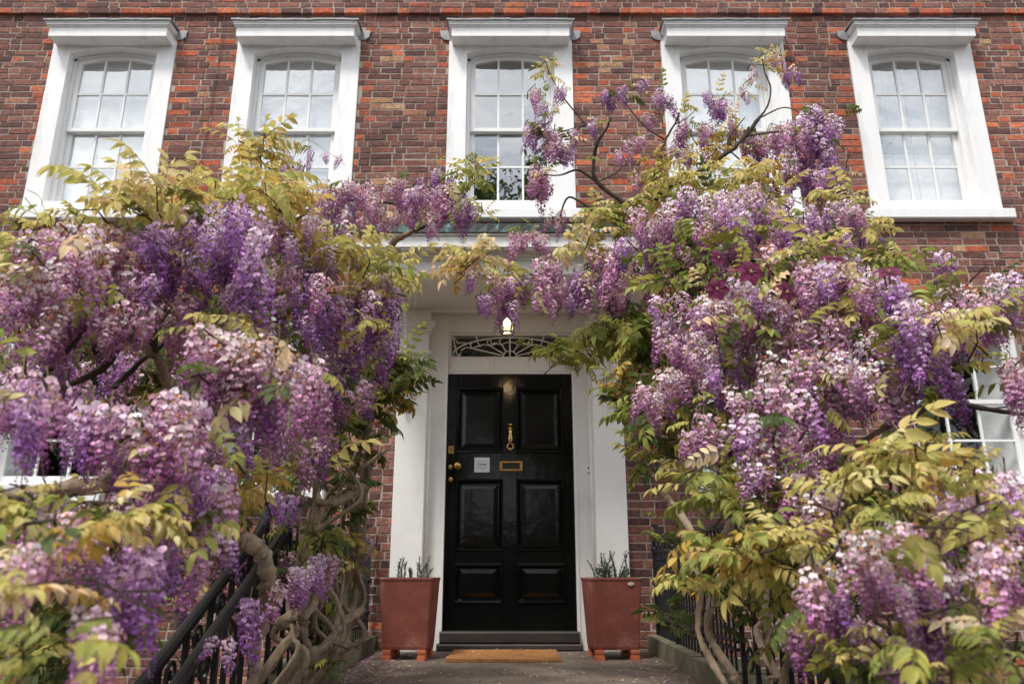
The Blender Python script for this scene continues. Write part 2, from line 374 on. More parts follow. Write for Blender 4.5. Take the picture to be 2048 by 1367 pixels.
# --- sash windows: origin at the middle of the wall plane at sill height
def sash_window(X, Z0, w, h, rise, surround, hood, back, name='window', flash=(1, 1)):
    o = w / 2
    def arch(x, off=0): return h - rise * (x / o) ** 2 + off
    fw = surround
    sm = MB(); yf = -.018
    if fw:
        sm.box(-o - fw, -o, yf, .17, -.06, h + .12); sm.box(o, o + fw, yf, .17, -.06, h + .12)
        sm.strip(-o, o, lambda x: arch(x), lambda x: h + .12, yf, .17, 12)
    else:
        sm.box(-o - .012, -o + .04, .03, .17, 0, h); sm.box(o - .04, o + .012, .03, .17, 0, h); sm.box(-o + .04, o - .04, .03, .17, h - .05, h)
    win = sm.build(name, M['white'], house, loc=(X, 0, Z0))
    # box frame
    b = MB(); t = .036 if fw else .05
    b.box(-o + .001, -o + t, .075, .165, 0, arch(o) - .005); b.box(o - t, o - .001, .075, .165, 0, arch(o) - .005)
    b.strip(-o + .002, o - .002, lambda x: arch(x, -t), lambda x: arch(x, -.002), .075, .165, 12)
    b.build('box_frame', M['gloss_white'], win)
    MB().bevbox(-o - fw - (.07 if fw else .05), o + fw + (.07 if fw else .05), -.095, .17, -.165, -.061 if fw else -.002, .01).build('sill', M['white'], win)
    if fw: MB().box(-o + .001, o - .001, -.01, .165, -.0605, .055).build('sill_board', M['gloss_white'], win)
    zb = .058 if fw else .004; i0 = o - t - .002; mid = h * .5
    gw = .020; st = .046
    for nm, y0, y1, za, zt in (('upper_sash', .088, .122, mid - .02, None), ('lower_sash', .130, .162, zb, mid + .02)):
        s_ = MB(); top = (lambda x: arch(x, -t - .002)) if zt is None else (lambda x: zt)
        topi = (lambda x: top(x) - (.045 if zt is None else .038))
        s_.strip(-i0, -i0 + st, lambda x: za, top, y0, y1, 1); s_.strip(i0 - st, i0, lambda x: za, top, y0, y1, 1)
        s_.strip(-i0 + st, i0 - st, topi, top, y0, y1, 10)
        bh = .038 if zt is None else .075
        s_.box(-i0 + st, i0 - st, y0, y1, za, za + bh)
        sa = s_.build(nm, M['gloss_white'], win)
        gl = -i0 + st; gr = i0 - st; pw = (gr - gl - 2 * gw) / 3; zl = za + bh
        zm = (zl + topi(0)) / 2 - .006
        bars = [(gl + pw, gl + pw + gw), (gl + 2 * pw + gw, gl + 2 * pw + 2 * gw)]
        for a_, c_ in bars:
            MB().strip(a_, c_, lambda x: zl, topi, y0 + .004, y1 - .004, 1).build('glazing_bar', M['gloss_white'], sa)
        cols_ = [(gl, bars[0][0]), (bars[0][1], bars[1][0]), (bars[1][1], gr)]
        for a_, c_ in cols_:
            MB().box(a_, c_, y0 + .005, y1 - .005, zm - gw / 2, zm + gw / 2).build('glazing_bar', M['gloss_white'], sa)
            for lo, hi in ((lambda x: zl, lambda x: zm - gw / 2), (lambda x: zm + gw / 2, topi)):
                ym = (y0 + y1) / 2; m_ = MB(); n = 4
                tl = rnd.uniform(-.004, .004); tl2 = rnd.uniform(-.003, .003)
                vs = []; fs = []
                for q in range(n + 1):
                    xx = a_ + (c_ - a_) * q / n
                    vs += [(xx, ym + tl * (q / n - .5) - tl2, lo(xx)), (xx, ym + tl * (q / n - .5) + tl2, hi(xx))]
                for q in range(n): fs.append((2 * q, 2 * q + 2, 2 * q + 3, 2 * q + 1))
                m_.add(vs, fs); m_.build('pane', M['glass' if hood else 'clear_glass'], win)
    if back == 'blind':
        MB().box(-o + .01, o - .01, .172, .178, .05, h - .0).build('blind', M['blind'], win)
    elif back == 'shutters':
        for sx in (-1, 1):
            for za, zc in ((.05, h * .39), (h * .395, h)):
                m_ = MB(); xa, xb = (.004, o - .005) if sx > 0 else (-o + .005, -.004)
                m_.box(xa, xb, .225, .25, za, zc); xm = (xa + xb) / 2
                for u, v in ((xa + .02, xm - .008), (xm + .008, xb - .02)):
                    m_.frustum((u, v, za + .05, zc - .05), .225, (u + .012, v - .012, za + .062, zc - .062), .218)
                sh_ = m_.build('shutter', M['blind'], win)
                MB().lathe([(.012, 0), (.014, .012), (.006, .02)], 8, (xm, .225, za + .12), 'y').build('shutter_knob', M['blind'], sh_)
    elif back == 'folded':
        for sx in (-1, 1):
            m_ = MB(); xa = sx * (o - .03)
            for za, zc in ((.05, h * .48), (h * .49, h)):
                m_.add([(xa, .19, za), (xa - sx * .20, .40, za), (xa - sx * .185, .415, za), (xa + sx * .015, .205, za),
                        (xa, .19, zc), (xa - sx * .20, .40, zc), (xa - sx * .185, .415, zc), (xa + sx * .015, .205, zc)],
                       [(0, 1, 5, 4), (1, 2, 6, 5), (2, 3, 7, 6), (3, 0, 4, 7), (4, 5, 6, 7), (3, 2, 1, 0)])
            m_.build('shutter', M['blind'], win)
    if hood:
        hw, pj = o + fw - .035, .175
        hz = h + .012
        m_ = MB(); m_.box(-hw, hw, -pj, yf - .001, hz, hz + .105)                       # plain fascia box
        m_.box(-hw - .012, hw + .012, -pj - .012, yf - .001, hz + .105, hz + .120)
        m_.box(-hw - .026, hw + .026, -pj - .026, yf - .001, hz + .120, hz + .142)
        m_.box(-hw - .034, hw + .034, -pj - .034, yf - .001, hz + .142, hz + .158)
        ho = m_.build('hood', M['white'], win)
        cap = MB(); n = 14; xx = [-hw - .05 + (2 * hw + .1) * i / n for i in range(n + 1)]
        for i in range(n):
            j0, j1 = rnd.uniform(-.004, .004), rnd.uniform(-.004, .004)
            cap.add([(xx[i], -pj - .05, hz + .158 + j0), (xx[i + 1], -pj - .05, hz + .158 + j1), (xx[i + 1], -.002, hz + .185), (xx[i], -.002, hz + .185),
                     (xx[i], -pj - .05, hz + .176 + j0), (xx[i + 1], -pj - .05, hz + .176 + j1), (xx[i + 1], -.002, hz + .203), (xx[i], -.002, hz + .203)],
                    [(0, 1, 2, 3), (4, 5, 6, 7), (0, 1, 5, 4), (0, 3, 7, 4), (1, 2, 6, 5)])
        cap.build('lead_cap', M['lead'], ho)
        for sx in (-1, 1):
            if not flash[0 if sx < 0 else 1]: continue
            a_ = sx * (hw + .02); e_ = sx * (hw + .135)
            f_ = MB(); pr = [(a_, hz + .185), (e_, hz + .185), (e_ - sx * .012, hz + .11), (e_ - sx * .05, hz + .075), (a_, hz + .065)]
            f_.add([(x, -.022, z) for x, z in pr] + [(x, -.006, z) for x, z in pr],
                   [(0, 1, 2, 3, 4)] + [(i, (i + 1) % 5, 5 + (i + 1) % 5, 5 + i) for i in range(5)])
            f_.build('lead_flashing', M['lead'], ho)
    return win
for i, x in enumerate(UP):
    sash_window(x, 4.02, .90, 1.81, .075, .185, True, ['blind', 'blind', 'open', 'blind', 'shutters'][i], flash=((i > 1), (i < 3)))
for i, x in enumerate(GRD): sash_window(x, 1.36, 1.06, 1.50, 0, 0, False, 'folded')

# --- door case and canopy
W = M['door_white']
case = MB()
case.box(CX - .79, CX - .575, .03, .28, 0, 2.99); case.box(CX + .575, CX + .79, .03, .28, 0, 2.99)     # flat architrave
case.box(CX - .575, CX + .575, 0.06, .28, 2.76, 2.99)                                                    # head
surround = case.build('door_surround', W, house)
for sx in (-1, 1):
    m_ = MB(); a, b = CX + sx * .735, CX + sx * 1.005
    x0, x1 = min(a, b), max(a, b)
    m_.bevbox(x0, x1, -.085, .029, 0, 2.50, .006)
    m_.box(x0 - .012, x1 + .012, -.098, .028, 0.0, .14)
    m_.box(x0 - .01, x1 + .01, -.097, .028, 2.50, 2.515); m_.box(x0 - .022, x1 + .022, -.108, .027, 2.515, 2.535)
    m_.box(x0 + .004, x1 - .004, -.08, .026, 2.535, 2.70)
    for q, (e, za, zb) in enumerate(((.010, 2.70, 2.722), (.028, 2.722, 2.75), (.045, 2.75, 2.785), (.055, 2.785, 2.81))):
        m_.box(x0 - e, x1 + e, -.08 - e, .025, za, zb)
    m_.box(x0 - .01, x1 + .01, -.07, .024, 2.81, 2.925)
    m_.build('pilaster', W, surround)
    # quarter-round between architrave and pilaster
    ex = CX + sx * .728
    MB().tube([(ex, .012, .002), (ex, .012, 2.75)], .022, 10).build('bead_moulding', W, surround, smooth=True)
    ix = CX + sx * .578
    MB().box(ix - .012, ix + .012, .018, .06, 0, 2.76).build('door_stop', W, surround)
tp = MB(); tp.box(CX - .565, CX + .565, .075, .26, 2.365, 2.515)
for xa, xb in ((-.55, -.17), (-.15, .15), (.17, .55)): tp.frustum((CX + xa, CX + xb, 2.385, 2.497), .075, (CX + xa + .006, CX + xb - .006, 2.391, 2.491), .069)
tp.build('transom_panel', W, surround)
# fanlight
fz0, fz1, fy = 2.517, 2.76, .115
fan = MB(); fan.box(CX - .566, CX - .545, .085, .15, fz0, fz1); fan.box(CX + .545, CX + .566, .085, .15, fz0, fz1)
fan.box(CX - .545, CX + .545, .085, .15, fz1 - .022, fz1 - .001); fan.box(CX - .545, CX + .545, .085, .15, fz0 + .001, fz0 + .014)
fl_ = fan.build('fanlight', W, house)
tr = MB()
def bar(pts, r=.0062): tr.tube([(CX + x, fy - .004, z) for x, z in spline([(p[0], 0, p[1]) for p in pts], 4) and [(q[0], q[2]) for q in spline([(p[0], 0, p[1]) for p in pts], 4)]], r, 6)
zb_ = fz0 + .014; HH = fz1 - .022 - zb_
bar([(0, zb_), (0, zb_ + HH)], .009)
bar([(.062 * math.cos(a), zb_ + .062 * math.sin(a)) for a in [math.pi * k / 8 for k in range(9)]])
for sx in (-1, 1):
    tips = []
    for ang, ln in ((14, .36), (31, .225), (58, .145)):
        a = R(ang); x0, z0 = .06 * math.cos(a), zb_ + .06 * math.sin(a); x1, z1 = ln * math.cos(a), zb_ + ln * math.sin(a)
        bar([(sx * x0, z0), (sx * (x0 + x1) / 2, (z0 + z1) / 2), (sx * x1, z1)], .0068); tips.append((x1, z1))
    # scallops from each spoke to the outer bow
    def bow(x): return zb_ + HH * .93 * math.sqrt(max(0, 1 - (x / .53) ** 2 * .93))
    bar([(sx * x, bow(x)) for x in (0, .1, .2, .3, .4, .47, .53)], .0075)
    tl = [(0.0, zb_ + HH * .8)] + tips[::-1] + [(.53, zb_ + .006)]
    for q in range(1, 4):
        x1, z1 = tl[q]; xo = x1 + .055 * (1.3 if q == 3 else 1)
        bar([(sx * x1, z1), (sx * (x1 + .02), z1 + .03), (sx * (x1 + .006), min(bow(x1), z1 + .062))], .0055)
        bar([(sx * x1, z1), (sx * (x1 + .06), z1 + .008), (sx * (x1 + .085), z1 - .006), (sx * (x1 + .11), bow(x1 + .11) - .012 if q < 3 else z1 - .02)], .0055)
        bar([(sx * x1, z1), (sx * (x1 - .05), z1 + .022), (sx * (x1 - .075), z1 + .018)], .0055)
    bar([(sx * .30, bow(.30)), (sx * .315, bow(.3) + .03), (sx * .31, fz1 - .02)], .006)
    bar([(sx * .40, bow(.40)), (sx * .46, bow(.4) + .012), (sx * .485, bow(.4) + .002), (sx * .50, bow(.4) + .028), (sx * .54, fz1 - .025)], .006)
    bar([(sx * .54, fz1 - .03), (sx * .515, bow(.4) - .01), (sx * .525, bow(.4) - .03), (sx * .505, zb_ + .10), (sx * .53, zb_ + .03)], .006)
    bar([(sx * .50, zb_ + .07), (sx * .49, zb_ + .03), (sx * .46, zb_ + .004)], .006)
tr.build('tracery', W, fl_, smooth=True)
MB().add([], []) if False else None
pg = MB(); pg.add([(CX - .545, .125, zb_), (CX + .545, .125, zb_), (CX + .545, .125, fz1 - .022), (CX - .545, .125, fz1 - .022)], [(0, 1, 2, 3)])
pg.build('pane', M['clear_glass'], fl_)
hl = MB(); hl.box(CX - .78, CX + .78, 1.6, 1.7, -.02, 2.95); hl.build('hall_wall', M['room'], house)

# canopy
can = MB(); CW = 1.29
can.box(CX - CW + .12, CX + CW - .12, -1.02, -.90, 2.915, 3.03)         # front frieze beam
for sx in (-1, 1):
    a, b = sorted((CX + sx * (CW - .12), CX + sx * (CW - .24))); can.box(a, b, -.899, -.003, 2.916, 3.03)
can.box(CX - CW + .105, CX + CW - .105, -1.035, -.002, 3.031, 3.05); can.box(CX - CW + .085, CX + CW - .085, -1.055, -.002, 3.05, 3.075)
can.box(CX - CW, CX + CW, -1.15, -.002, 3.095, 3.19); can.box(CX - CW + .06, CX + CW - .06, -1.08, -.002, 3.075, 3.0955)
can.box(CX - CW - .018, CX + CW + .018, -1.168, -.002, 3.19, 3.205)
canopy = can.build('canopy', W, house)
MB().box(CX - CW + .24, CX + CW - .24, -.899, -.003, 2.955, 3.03).build('ceiling_board', W, canopy)
cm = MB()
for q, e in enumerate((.03, .055)): 
    z0 = 2.925 - q * 0 + .0
fr_ = .24
for (x0, x1, y0, y1) in ((CX - CW + fr_ + .001, CX + CW - fr_ - .001, -.898, -.865), (CX - CW + fr_ + .001, CX + CW - fr_ - .001, -.05, -.004),
                         (CX - CW + fr_ + .001, CX - CW + fr_ + .035, -.864, -.051), (CX + CW - fr_ - .035, CX + CW - fr_ - .001, -.864, -.051)):
    cm.box(x0, x1, y0, y1, 2.925, 2.954)
cm.build('ceiling_moulding', W, canopy)
for i in range(15):
    x = CX - CW + .14 + i * (2 * CW - .28) / 14
    MB().box(x - .045, x + .045, -1.135, -1.082, 3.078, 3.0945).build('mutule', W, canopy)
rf = MB(); n = 30
for i in range(n):
    x0, x1 = CX - CW - .03 + i * (2 * CW + .06) / n, CX - CW - .03 + (i + 1) * (2 * CW + .06) / n
    j0, j1 = rnd.uniform(-.005, .005), rnd.uniform(-.005, .005)
    rf.add([(x0, -1.185 + j0, 3.207), (x1, -1.185 + j1, 3.207), (x1, -1.18, 3.285 + j1), (x0, -1.18, 3.285 + j0), (x0, -.035, 3.34), (x1, -.035, 3.34), (x0, -.035, 3.207), (x1, -.035, 3.207)],
           [(0, 1, 2, 3), (3, 2, 5, 4), (0, 1, 7, 6)])
rf.build('copper_roof', M['copper'], canopy)
for sx in (-1, 1):                # slim curved brackets up to the canopy
    bx = CX + sx * .93
    pts = spline([(bx, -.125, 1.98), (bx, -.13, 2.45), (bx, -.15, 2.66), (bx, -.30, 2.84), (bx, -.55, 2.912)], 6)
    m_ = MB(); m_.tube(pts, .017, 8); m_.tube([(bx, -.125, 2.30), (bx, -.125, 2.34)], .026, 8)
    m_.build('bracket', W, canopy, smooth=True)

# door leaf
D = M['door']; dy = .10
dl = MB(); dz0, dz1 = .15, 2.36; hwid = .566
dl.box(CX - hwid, CX + hwid, dy + .022, dy + .05, dz0, dz1)
rows = [(1.65, 2.235), (.80, 1.40), (.375, .685)]
def edge(x0, x1, z0, z1): dl.bevbox(CX + x0, CX + x1, dy, dy + .0225, z0, z1, .002)
edge(-hwid, -.475, dz0, dz1); edge(.475, hwid, dz0, dz1); edge(-.068, .068, dz0 + .0, dz1)
zz = [dz0] + [v for r in rows[::-1] for v in r] + [dz1]
for q in range(0, len(zz), 2):
    edge(-.4745, -.0685, zz[q], zz[q + 1]); edge(.0685, .4745, zz[q], zz[q + 1])
door = dl.build('door', D, house)
for z0, z1 in rows:
    for x0, x1 in ((-.4745, -.0685), (.0685, .4745)):
        pm = MB(); x0_, x1_ = CX + x0, CX + x1
        # bolection moulding: proud rounded frame, then raised field
        for k, (e0, y0, e1, y1) in enumerate(((-.012, dy + .001, -.004, dy - .014), (-.004, dy - .014, .012, dy - .012), (.012, dy - .012, .028, dy + .014))):
            for s0 in range(4):
                A = [(x0_ + e0, z0 + e0), (x1_ - e0, z0 + e0), (x1_ - e0, z1 - e0), (x0_ + e0, z1 - e0)]
                B = [(x0_ + e1, z0 + e1), (x1_ - e1, z0 + e1), (x1_ - e1, z1 - e1), (x0_ + e1, z1 - e1)]
                a, b = A[s0], A[(s0 + 1) % 4]; c_, d_ = B[(s0 + 1) % 4], B[s0]
                pm.add([(a[0], y0, a[1]), (b[0], y0, b[1]), (c_[0], y1, c_[1]), (d_[0], y1, d_[1])], [(0, 1, 2, 3)])
        pm.frustum((x0_ + .035, x1_ - .035, z0 + .035, z1 - .035), dy + .0215, (x0_ + .075, x1_ - .075, z0 + .075, z1 - .075), dy + .006)
        pm.build('panel', D, door)
B_ = M['brass']
# letter plate
lp = MB(); lx, lz = CX + .012, 1.525
for (x0, x1, z0, z1) in ((-.102, .102, .026, .044), (-.102, .102, -.044, -.026), (-.102, -.078, -.026, .026), (.078, .102, -.026, .026)):
    lp.bevbox(lx + x0, lx + x1, dy - .014, dy + .001, lz + z0, lz + z1, .005)
lpo = lp.build('letter_plate', B_, door)
MB().box(lx - .078, lx + .078, dy - .006, dy - .001, lz - .026, lz + .026).build('letter_flap', M['dark'], lpo)
# knocker
kx, kz = CX + .005, 1.78
kn = MB(); kn.lathe([(.026, 0), (.03, .008), (.02, .016), (.014, .03), (.017, .036), (.008, .042)], 14, (kx, dy, kz + .075), 'y')
kn.tube([(kx, dy - .02, kz + .118), (kx, dy - .02, kz + .104)], [.022, .014], 10)
kn.tube([(kx, dy - .03, kz + .07), (kx, dy - .04, kz + .045), (kx, dy - .042, kz + .03), (kx, dy - .045, kz - .01), (kx, dy - .04, kz - .05), (kx, dy - .035, kz - .07)], [.012, .017, .011, .022, .017, .01], 10)
kn.tube([(kx + .026 * math.cos(a), dy - .025, kz - .085 + .026 * math.sin(a)) for a in [k * math.pi / 8 for k in range(17)]], .008, 6)
kn.lathe([(.016, 0), (.014, .014), (.006, .018)], 10, (kx, dy, kz - .105), 'y')
kn.build('door_knocker', B_, door, smooth=True)
kb = MB(); kb.lathe([(.033, 0), (.032, .006), (.012, .01), (.012, .03), (.026, .038), (.03, .05), (.026, .062), (.012, .068), (.001, .069)], 18, (CX - .465, dy, 1.525), 'y')
kb.build('door_knob', B_, door, smooth=True)
for (x, z) in ((-.53, 1.515), (-.525, 1.405)):
    MB().lathe([(.02, 0), (.019, .006), (.013, .008), (.012, .012), (.001, .0121)], 14, (CX + x, dy, z), 'y').build('lock_cylinder', B_, door)
ke = MB().bevbox(CX - .552, CX - .50, dy - .006, dy + .001, 1.635, 1.705, .002).build('key_plate', B_, door)
kk = MB(); kk.lathe([(.007, 0), (.007, .0015)], 10, (CX - .526, dy - .006, 1.677), 'y'); kk.box(CX - .529, CX - .523, dy - .0075, dy - .006, 1.655, 1.677)
kk.build('keyhole', M['dark'], ke)
th = MB(); th.bevbox(CX - .58, CX + .58, -.03, .16, .055, .148, .012); th.bevbox(CX - .60, CX + .60, -.075, .15, 0.002, .054, .01)
th.build('threshold', M['sill'], house)
bl = MB().bevbox(CX + .675, CX + .711, .012, .03, 1.455, 1.535, .005).build('doorbell', M['gloss_white'], house)
MB().lathe([(.008, 0), (.007, .004), (.001, .005)], 10, (CX + .693, .012, 1.498), 'y').build('bell_button', M['dark'], bl)

# paper notice on the door
nt = MB().box(CX - .315, CX - .180, dy - .0035, dy - .0015, 1.470, 1.600)
no = nt.build('paper_notice', M['paper'])
tag(no, 'small white paper notice reading Closed stuck on the black door', 'notice')
def text(s, size, x, z, parent, y, bold=0):
    cu = bpy.data.curves.new('txt', 'FONT'); cu.body = s; cu.size = size; cu.align_x = 'CENTER'; cu.align_y = 'CENTER'; cu.offset = bold
    tmp = bpy.data.objects.new('txt', cu); col.objects.link(tmp)
    me = bpy.data.meshes.new_from_object(tmp.evaluated_get(bpy.context.evaluated_depsgraph_get()))
    bpy.data.objects.remove(tmp); me.materials.clear(); me.materials.append(M['ink'])
    o = bpy.data.objects.new('lettering', me); o.rotation_euler = (R(90), 0, 0); o.location = (x, y, z); return link(o, parent)
nx = CX - .2475
text('Sorry we are', .0155, nx, 1.569, no, dy - .0042)
text('Closed', .030, nx, 1.540, no, dy - .0042, .0007)
text('Open Wed to Sat', .0145, nx, 1.512, no, dy - .0042)
text('10.00 to 5.00pm', .0115, nx, 1.496, no, dy - .0042)

# hanging lantern
lan = empty('hanging_lantern', (CX - .02, -.96, 2.914))
tag(lan, 'lit black glazed lantern hanging from the porch ceiling above the door', 'lantern')
m_ = MB(); m_.tube([(0, 0, 0), (0, 0, -.245)], .005, 6); m_.lathe([(.03, 0), (.025, -.012), (.008, -.018)], 12); m_.build('chain', M['iron'], lan)
z1, z0, wt, wb = -.30, -.475, .066, .046
m_ = MB()
for sx, sy in ((-1, -1), (1, -1), (1, 1), (-1, 1)): m_.tube([(sx * wt, sy * wt, z1), (sx * wb, sy * wb, z0)], .005, 6)
for w_, z in ((wt, z1), (wb, z0)):
    c4 = [(-w_, -w_, z), (w_, -w_, z), (w_, w_, z), (-w_, w_, z), (-w_, -w_, z)]
    for i in range(4): m_.tube([c4[i], c4[i + 1]], .006, 6)
m_.tube([(-wb, -wb, z0), (-wb - .012, -wb - .012, z0 - .012)], .006, 6); m_.tube([(wb, -wb, z0), (wb + .012, -wb - .012, z0 - .012)], .006, 6)
m_.build('lantern_frame', M['iron'], lan)
MB().lathe([(.092, z1), (.055, z1 + .035), (.02, z1 + .05), (.008, z1 + .07)], 4).build('lantern_cap', M['iron'], lan)
for i in range(4):
    m_ = MB(); a = [(-1, -1), (1, -1), (1, 1), (-1, 1), (-1, -1)]; p, q = a[i], a[i + 1]
    m_.add([(p[0] * wb * .97, p[1] * wb * .97, z0), (q[0] * wb * .97, q[1] * wb * .97, z0), (q[0] * wt * .97, q[1] * wt * .97, z1), (p[0] * wt * .97, p[1] * wt * .97, z1)], [(0, 1, 2, 3)])
    m_.build('lantern_pane', M['clear_glass'], lan)
em = bpy.data.materials.new('lit_bulb'); em.use_nodes = True; e_ = em.node_tree.nodes['Principled BSDF']
e_.inputs['Emission Color'].default_value = (1, .58, .22, 1); e_.inputs['Emission Strength'].default_value = 16
MB().lathe([(.004, .0), (.014, -.01), (.027, -.03), (.03, -.045), (.024, -.063), (.008, -.073)], 14, (0, 0, -.355)).build('bulb', em, lan, smooth=True)
MB().tube([(0, 0, -.27), (0, 0, -.355)], .012, 8).build('bulb_holder', M['brass'], lan)
ld = bpy.data.lights.new('lantern_light', 'POINT'); ld.energy = 1.6; ld.color = (1, .70, .40); ld.shadow_soft_size = .035
lo = bpy.data.objects.new('lantern_light', ld); link(lo, lan); lo.location = (0, 0, -.45)

# doormat
dm = MB(); mx0, mx1 = CX - .455, CX + .375
n = 40
bm_ = MB().box(mx0, mx1, -.85, -.115, .003, .022, j=.003)
tag(bm_.build('doormat', M['mat']), 'brown coir doormat lying in front of the threshold', 'doormat')

# terracotta planters with lavender
def planter(x, y, rot, label, plab, seed, ns=30, chip=False):
    rr = random.Random(seed)
    p = empty('terracotta_planter', (x, y, 0)); p.rotation_euler = (0, 0, rot); tag(p, label, 'planter', 'terracotta planters flanking the door')
    a, b, z0, z1 = .205, .165, .07, .58
    m_ = MB(); lv = [(b, z0), (b + .006, z0 + .02), (a - .006, z1 - .03), (a, z1 - .01), (a - .003, z1), (a - .032, z1), (a - .034, z1 - .03), (a - .04, z1 - .12)]
    vs = []; k = 5
    for w_, z in lv:
        for cx_, cy_, a0 in ((1, 1, 0), (-1, 1, 90), (-1, -1, 180), (1, -1, 270)):
            for q in range(k):
                an = R(a0 + 90 * q / (k - 1)); r_ = .018
                vs.append((cx_ * (w_ - r_) + r_ * math.cos(an), cy_ * (w_ - r_) + r_ * math.sin(an), z))
    N = 4 * k; L = len(lv)
    fs = [(i * N + q, i * N + (q + 1) % N, (i + 1) * N + (q + 1) % N, (i + 1) * N + q) for i in range(L - 1) for q in range(N)] + [tuple(range(N))]
    m_.add(vs, fs); m_.build('pot', M['terra'], p)
    for sx, sy in ((-1, -1), (1, -1), (-1, 1), (1, 1)):
        f_ = MB(); fx, fy_ = sx * (b - .035), sy * (b - .015)
        f_.box(fx - .03, fx + .03, fy_ - .06, fy_ + .05, .0, .028); f_.box(fx - .026, fx + .026, fy_ - .045, fy_ + .045, .028, .05); f_.box(fx - .03, fx + .03, fy_ - .05, fy_ + .05, .05, .0695)
        f_.build('pot_foot', M['terra_foot'], p)
    if chip:
        ch_ = MB(); pts_ = [(.115 + .026 * math.cos(t) * rr.uniform(.7, 1.1), -a - .0015, .535 + .015 * math.sin(t) * rr.uniform(.7, 1.1)) for t in [k * .698 for k in range(9)]]
        ch_.add([(.115, -a - .003, .535)] + pts_, [(0, 1 + k, 1 + (k + 1) % 9) for k in range(9)]); ch_.build('chip', M['kerb_pale'], p)
    MB().box(-a + .038, a - .038, -a + .038, a - .038, z1 - .1, z1 - .028, j=.004).build('soil', M['soil'], p)
    pl = empty('lavender_plant', (x, y, z1 - .028)); tag(pl, plab, 'plant', 'lavender in the terracotta planters')
    for q in range(ns):
        ox, oy = rr.uniform(-.13, .13), rr.uniform(-.13, .10); h_ = rr.choice([.07, .1, .12, .17, .2]) * rr.uniform(.8, 1.15)
        lx_, ly_ = rr.uniform(-.5, .5) * h_ + ox * .35, rr.uniform(-.4, .3) * h_
        g = MB(); cg = (.10 * rr.uniform(.7, 1.3), .14 * rr.uniform(.8, 1.2), .075)
        pts = spline([(ox, oy, 0), (ox + lx_ * .4, oy + ly_ * .4, h_ * .55), (ox + lx_, oy + ly_, h_)], 5)
        g.tube(pts, [.0022] * (len(pts) - 1) + [.0012], 4, cg)
        for i, pt in enumerate(pts[1:]):
            for kk_ in range(4):
                an = rr.uniform(0, 6.28); d = Vector((math.cos(an), math.sin(an), 1.1)).normalized() * rr.uniform(.016, .030); s_ = Vector((-math.sin(an), math.cos(an), 0)) * .0042
                g.add([pt - s_, pt + s_, pt + d + s_ * .4, pt + d - s_ * .4], [(0, 1, 2, 3)], cg)
        g.build('sprig', M['leaf'], pl)
planter(CX - .765, -.54, R(-3), 'terracotta planter on the lock side of the door, plainly stained', 'sparse lavender in the planter on the lock side of the door', 3, 16)
planter(CX + .785, -.54, R(4), 'terracotta planter on the doorbell side, pale bloom and a chip near its rim', 'upright lavender in the planter on the doorbell side', 5, 32, True)
MB().add([], []) if False else None

# thin cable down the brickwork
cb = MB(); cb.tube([P(462, -30, 6.76), P(452, 20, 6.77), P(436, 130, 6.78), P(418, 240, 6.78), P(398, 345, 6.78)], .004, 5)
tag(cb.build('cable', M['cable']), 'thin dark cable running down bare brick between two white windows', 'cable')

# ------------------------------------------------------------------ iron railings
I = M['iron']
def scroll(mb, c, r, turns=1.6, flip=1, plane='yz', th=.007):
    pts = []
    for i in range(26):
        t = i / 25; a = flip * t * turns * 2 * math.pi; q = r * (1 - .82 * t)
        u, v = q * math.cos(a), q * math.sin(a)
        pts.append((c[0], c[1] + u, c[2] + v) if plane == 'yz' else (c[0] + u, c[1], c[2] + v))
    mb.tube(pts, th, 5)
def landing_railing(sx, label):
    X = sx * 1.2; rt = empty('landing_railing', (X, -1.2, .12)); tag(rt, label, 'railing', 'iron railings beside the door landing')
    rt_l = Vector((X, -1.2, .12))
    L_ = lambda p: tuple(Vector(p) - rt_l)
    m_ = MB(); m_.tube([L_(p) for p in [(X, -.06, 1.0), (X, -.22, .985), (X, -.40, .90), (X, -.52, .88)]], .016, 6)
    m_.box(-.022, .022, -1.22, .68, .86 - .12 + .0, .885 - .12); m_.box(-.012, .012, -1.22, 1.12, .775 - .12, .79 - .12); m_.box(-.012, .012, -1.22, 1.12, .26 - .12, .275 - .12); m_.box(-.014, .014, -1.22, 1.12, .10, .115)
    m_.build('rail', I, rt)
    y = -.08; i = 0
    while y > -2.42:
        b = MB(); post = i % 9 == 0
        r_ = .019 if post else .0085
        b.tube([L_((X, y, .10)), L_((X, y, .875))], r_, 6)
        if post:
            for z in (.30, .55, .80): b.lathe([(.019, z - .02), (.03, z - .008), (.03, z + .008), (.019, z + .02)], 8, (0, y + 1.2, -.12))
        else:
            b.lathe([(.0085, .70), (.014, .715), (.0085, .745)], 6, (0, y + 1.2, -.12))
            b.tube([L_((X, y, .62)), L_((X, y + .03, .68)), L_((X, y + .03, .72))], .005, 4)
        b.build('baluster', I, rt)
        if not post and i % 2:
            
            for cc, r_, f_, t_ in (((0, y + 1.2, .10), .035, 1, .007), ((0, y + 1.2, .71), .03, -1, .006)):
                s_ = MB(); scroll(s_, cc, r_, flip=f_, th=t_); s_.build('scroll', I, rt)
        y -= .088; i += 1
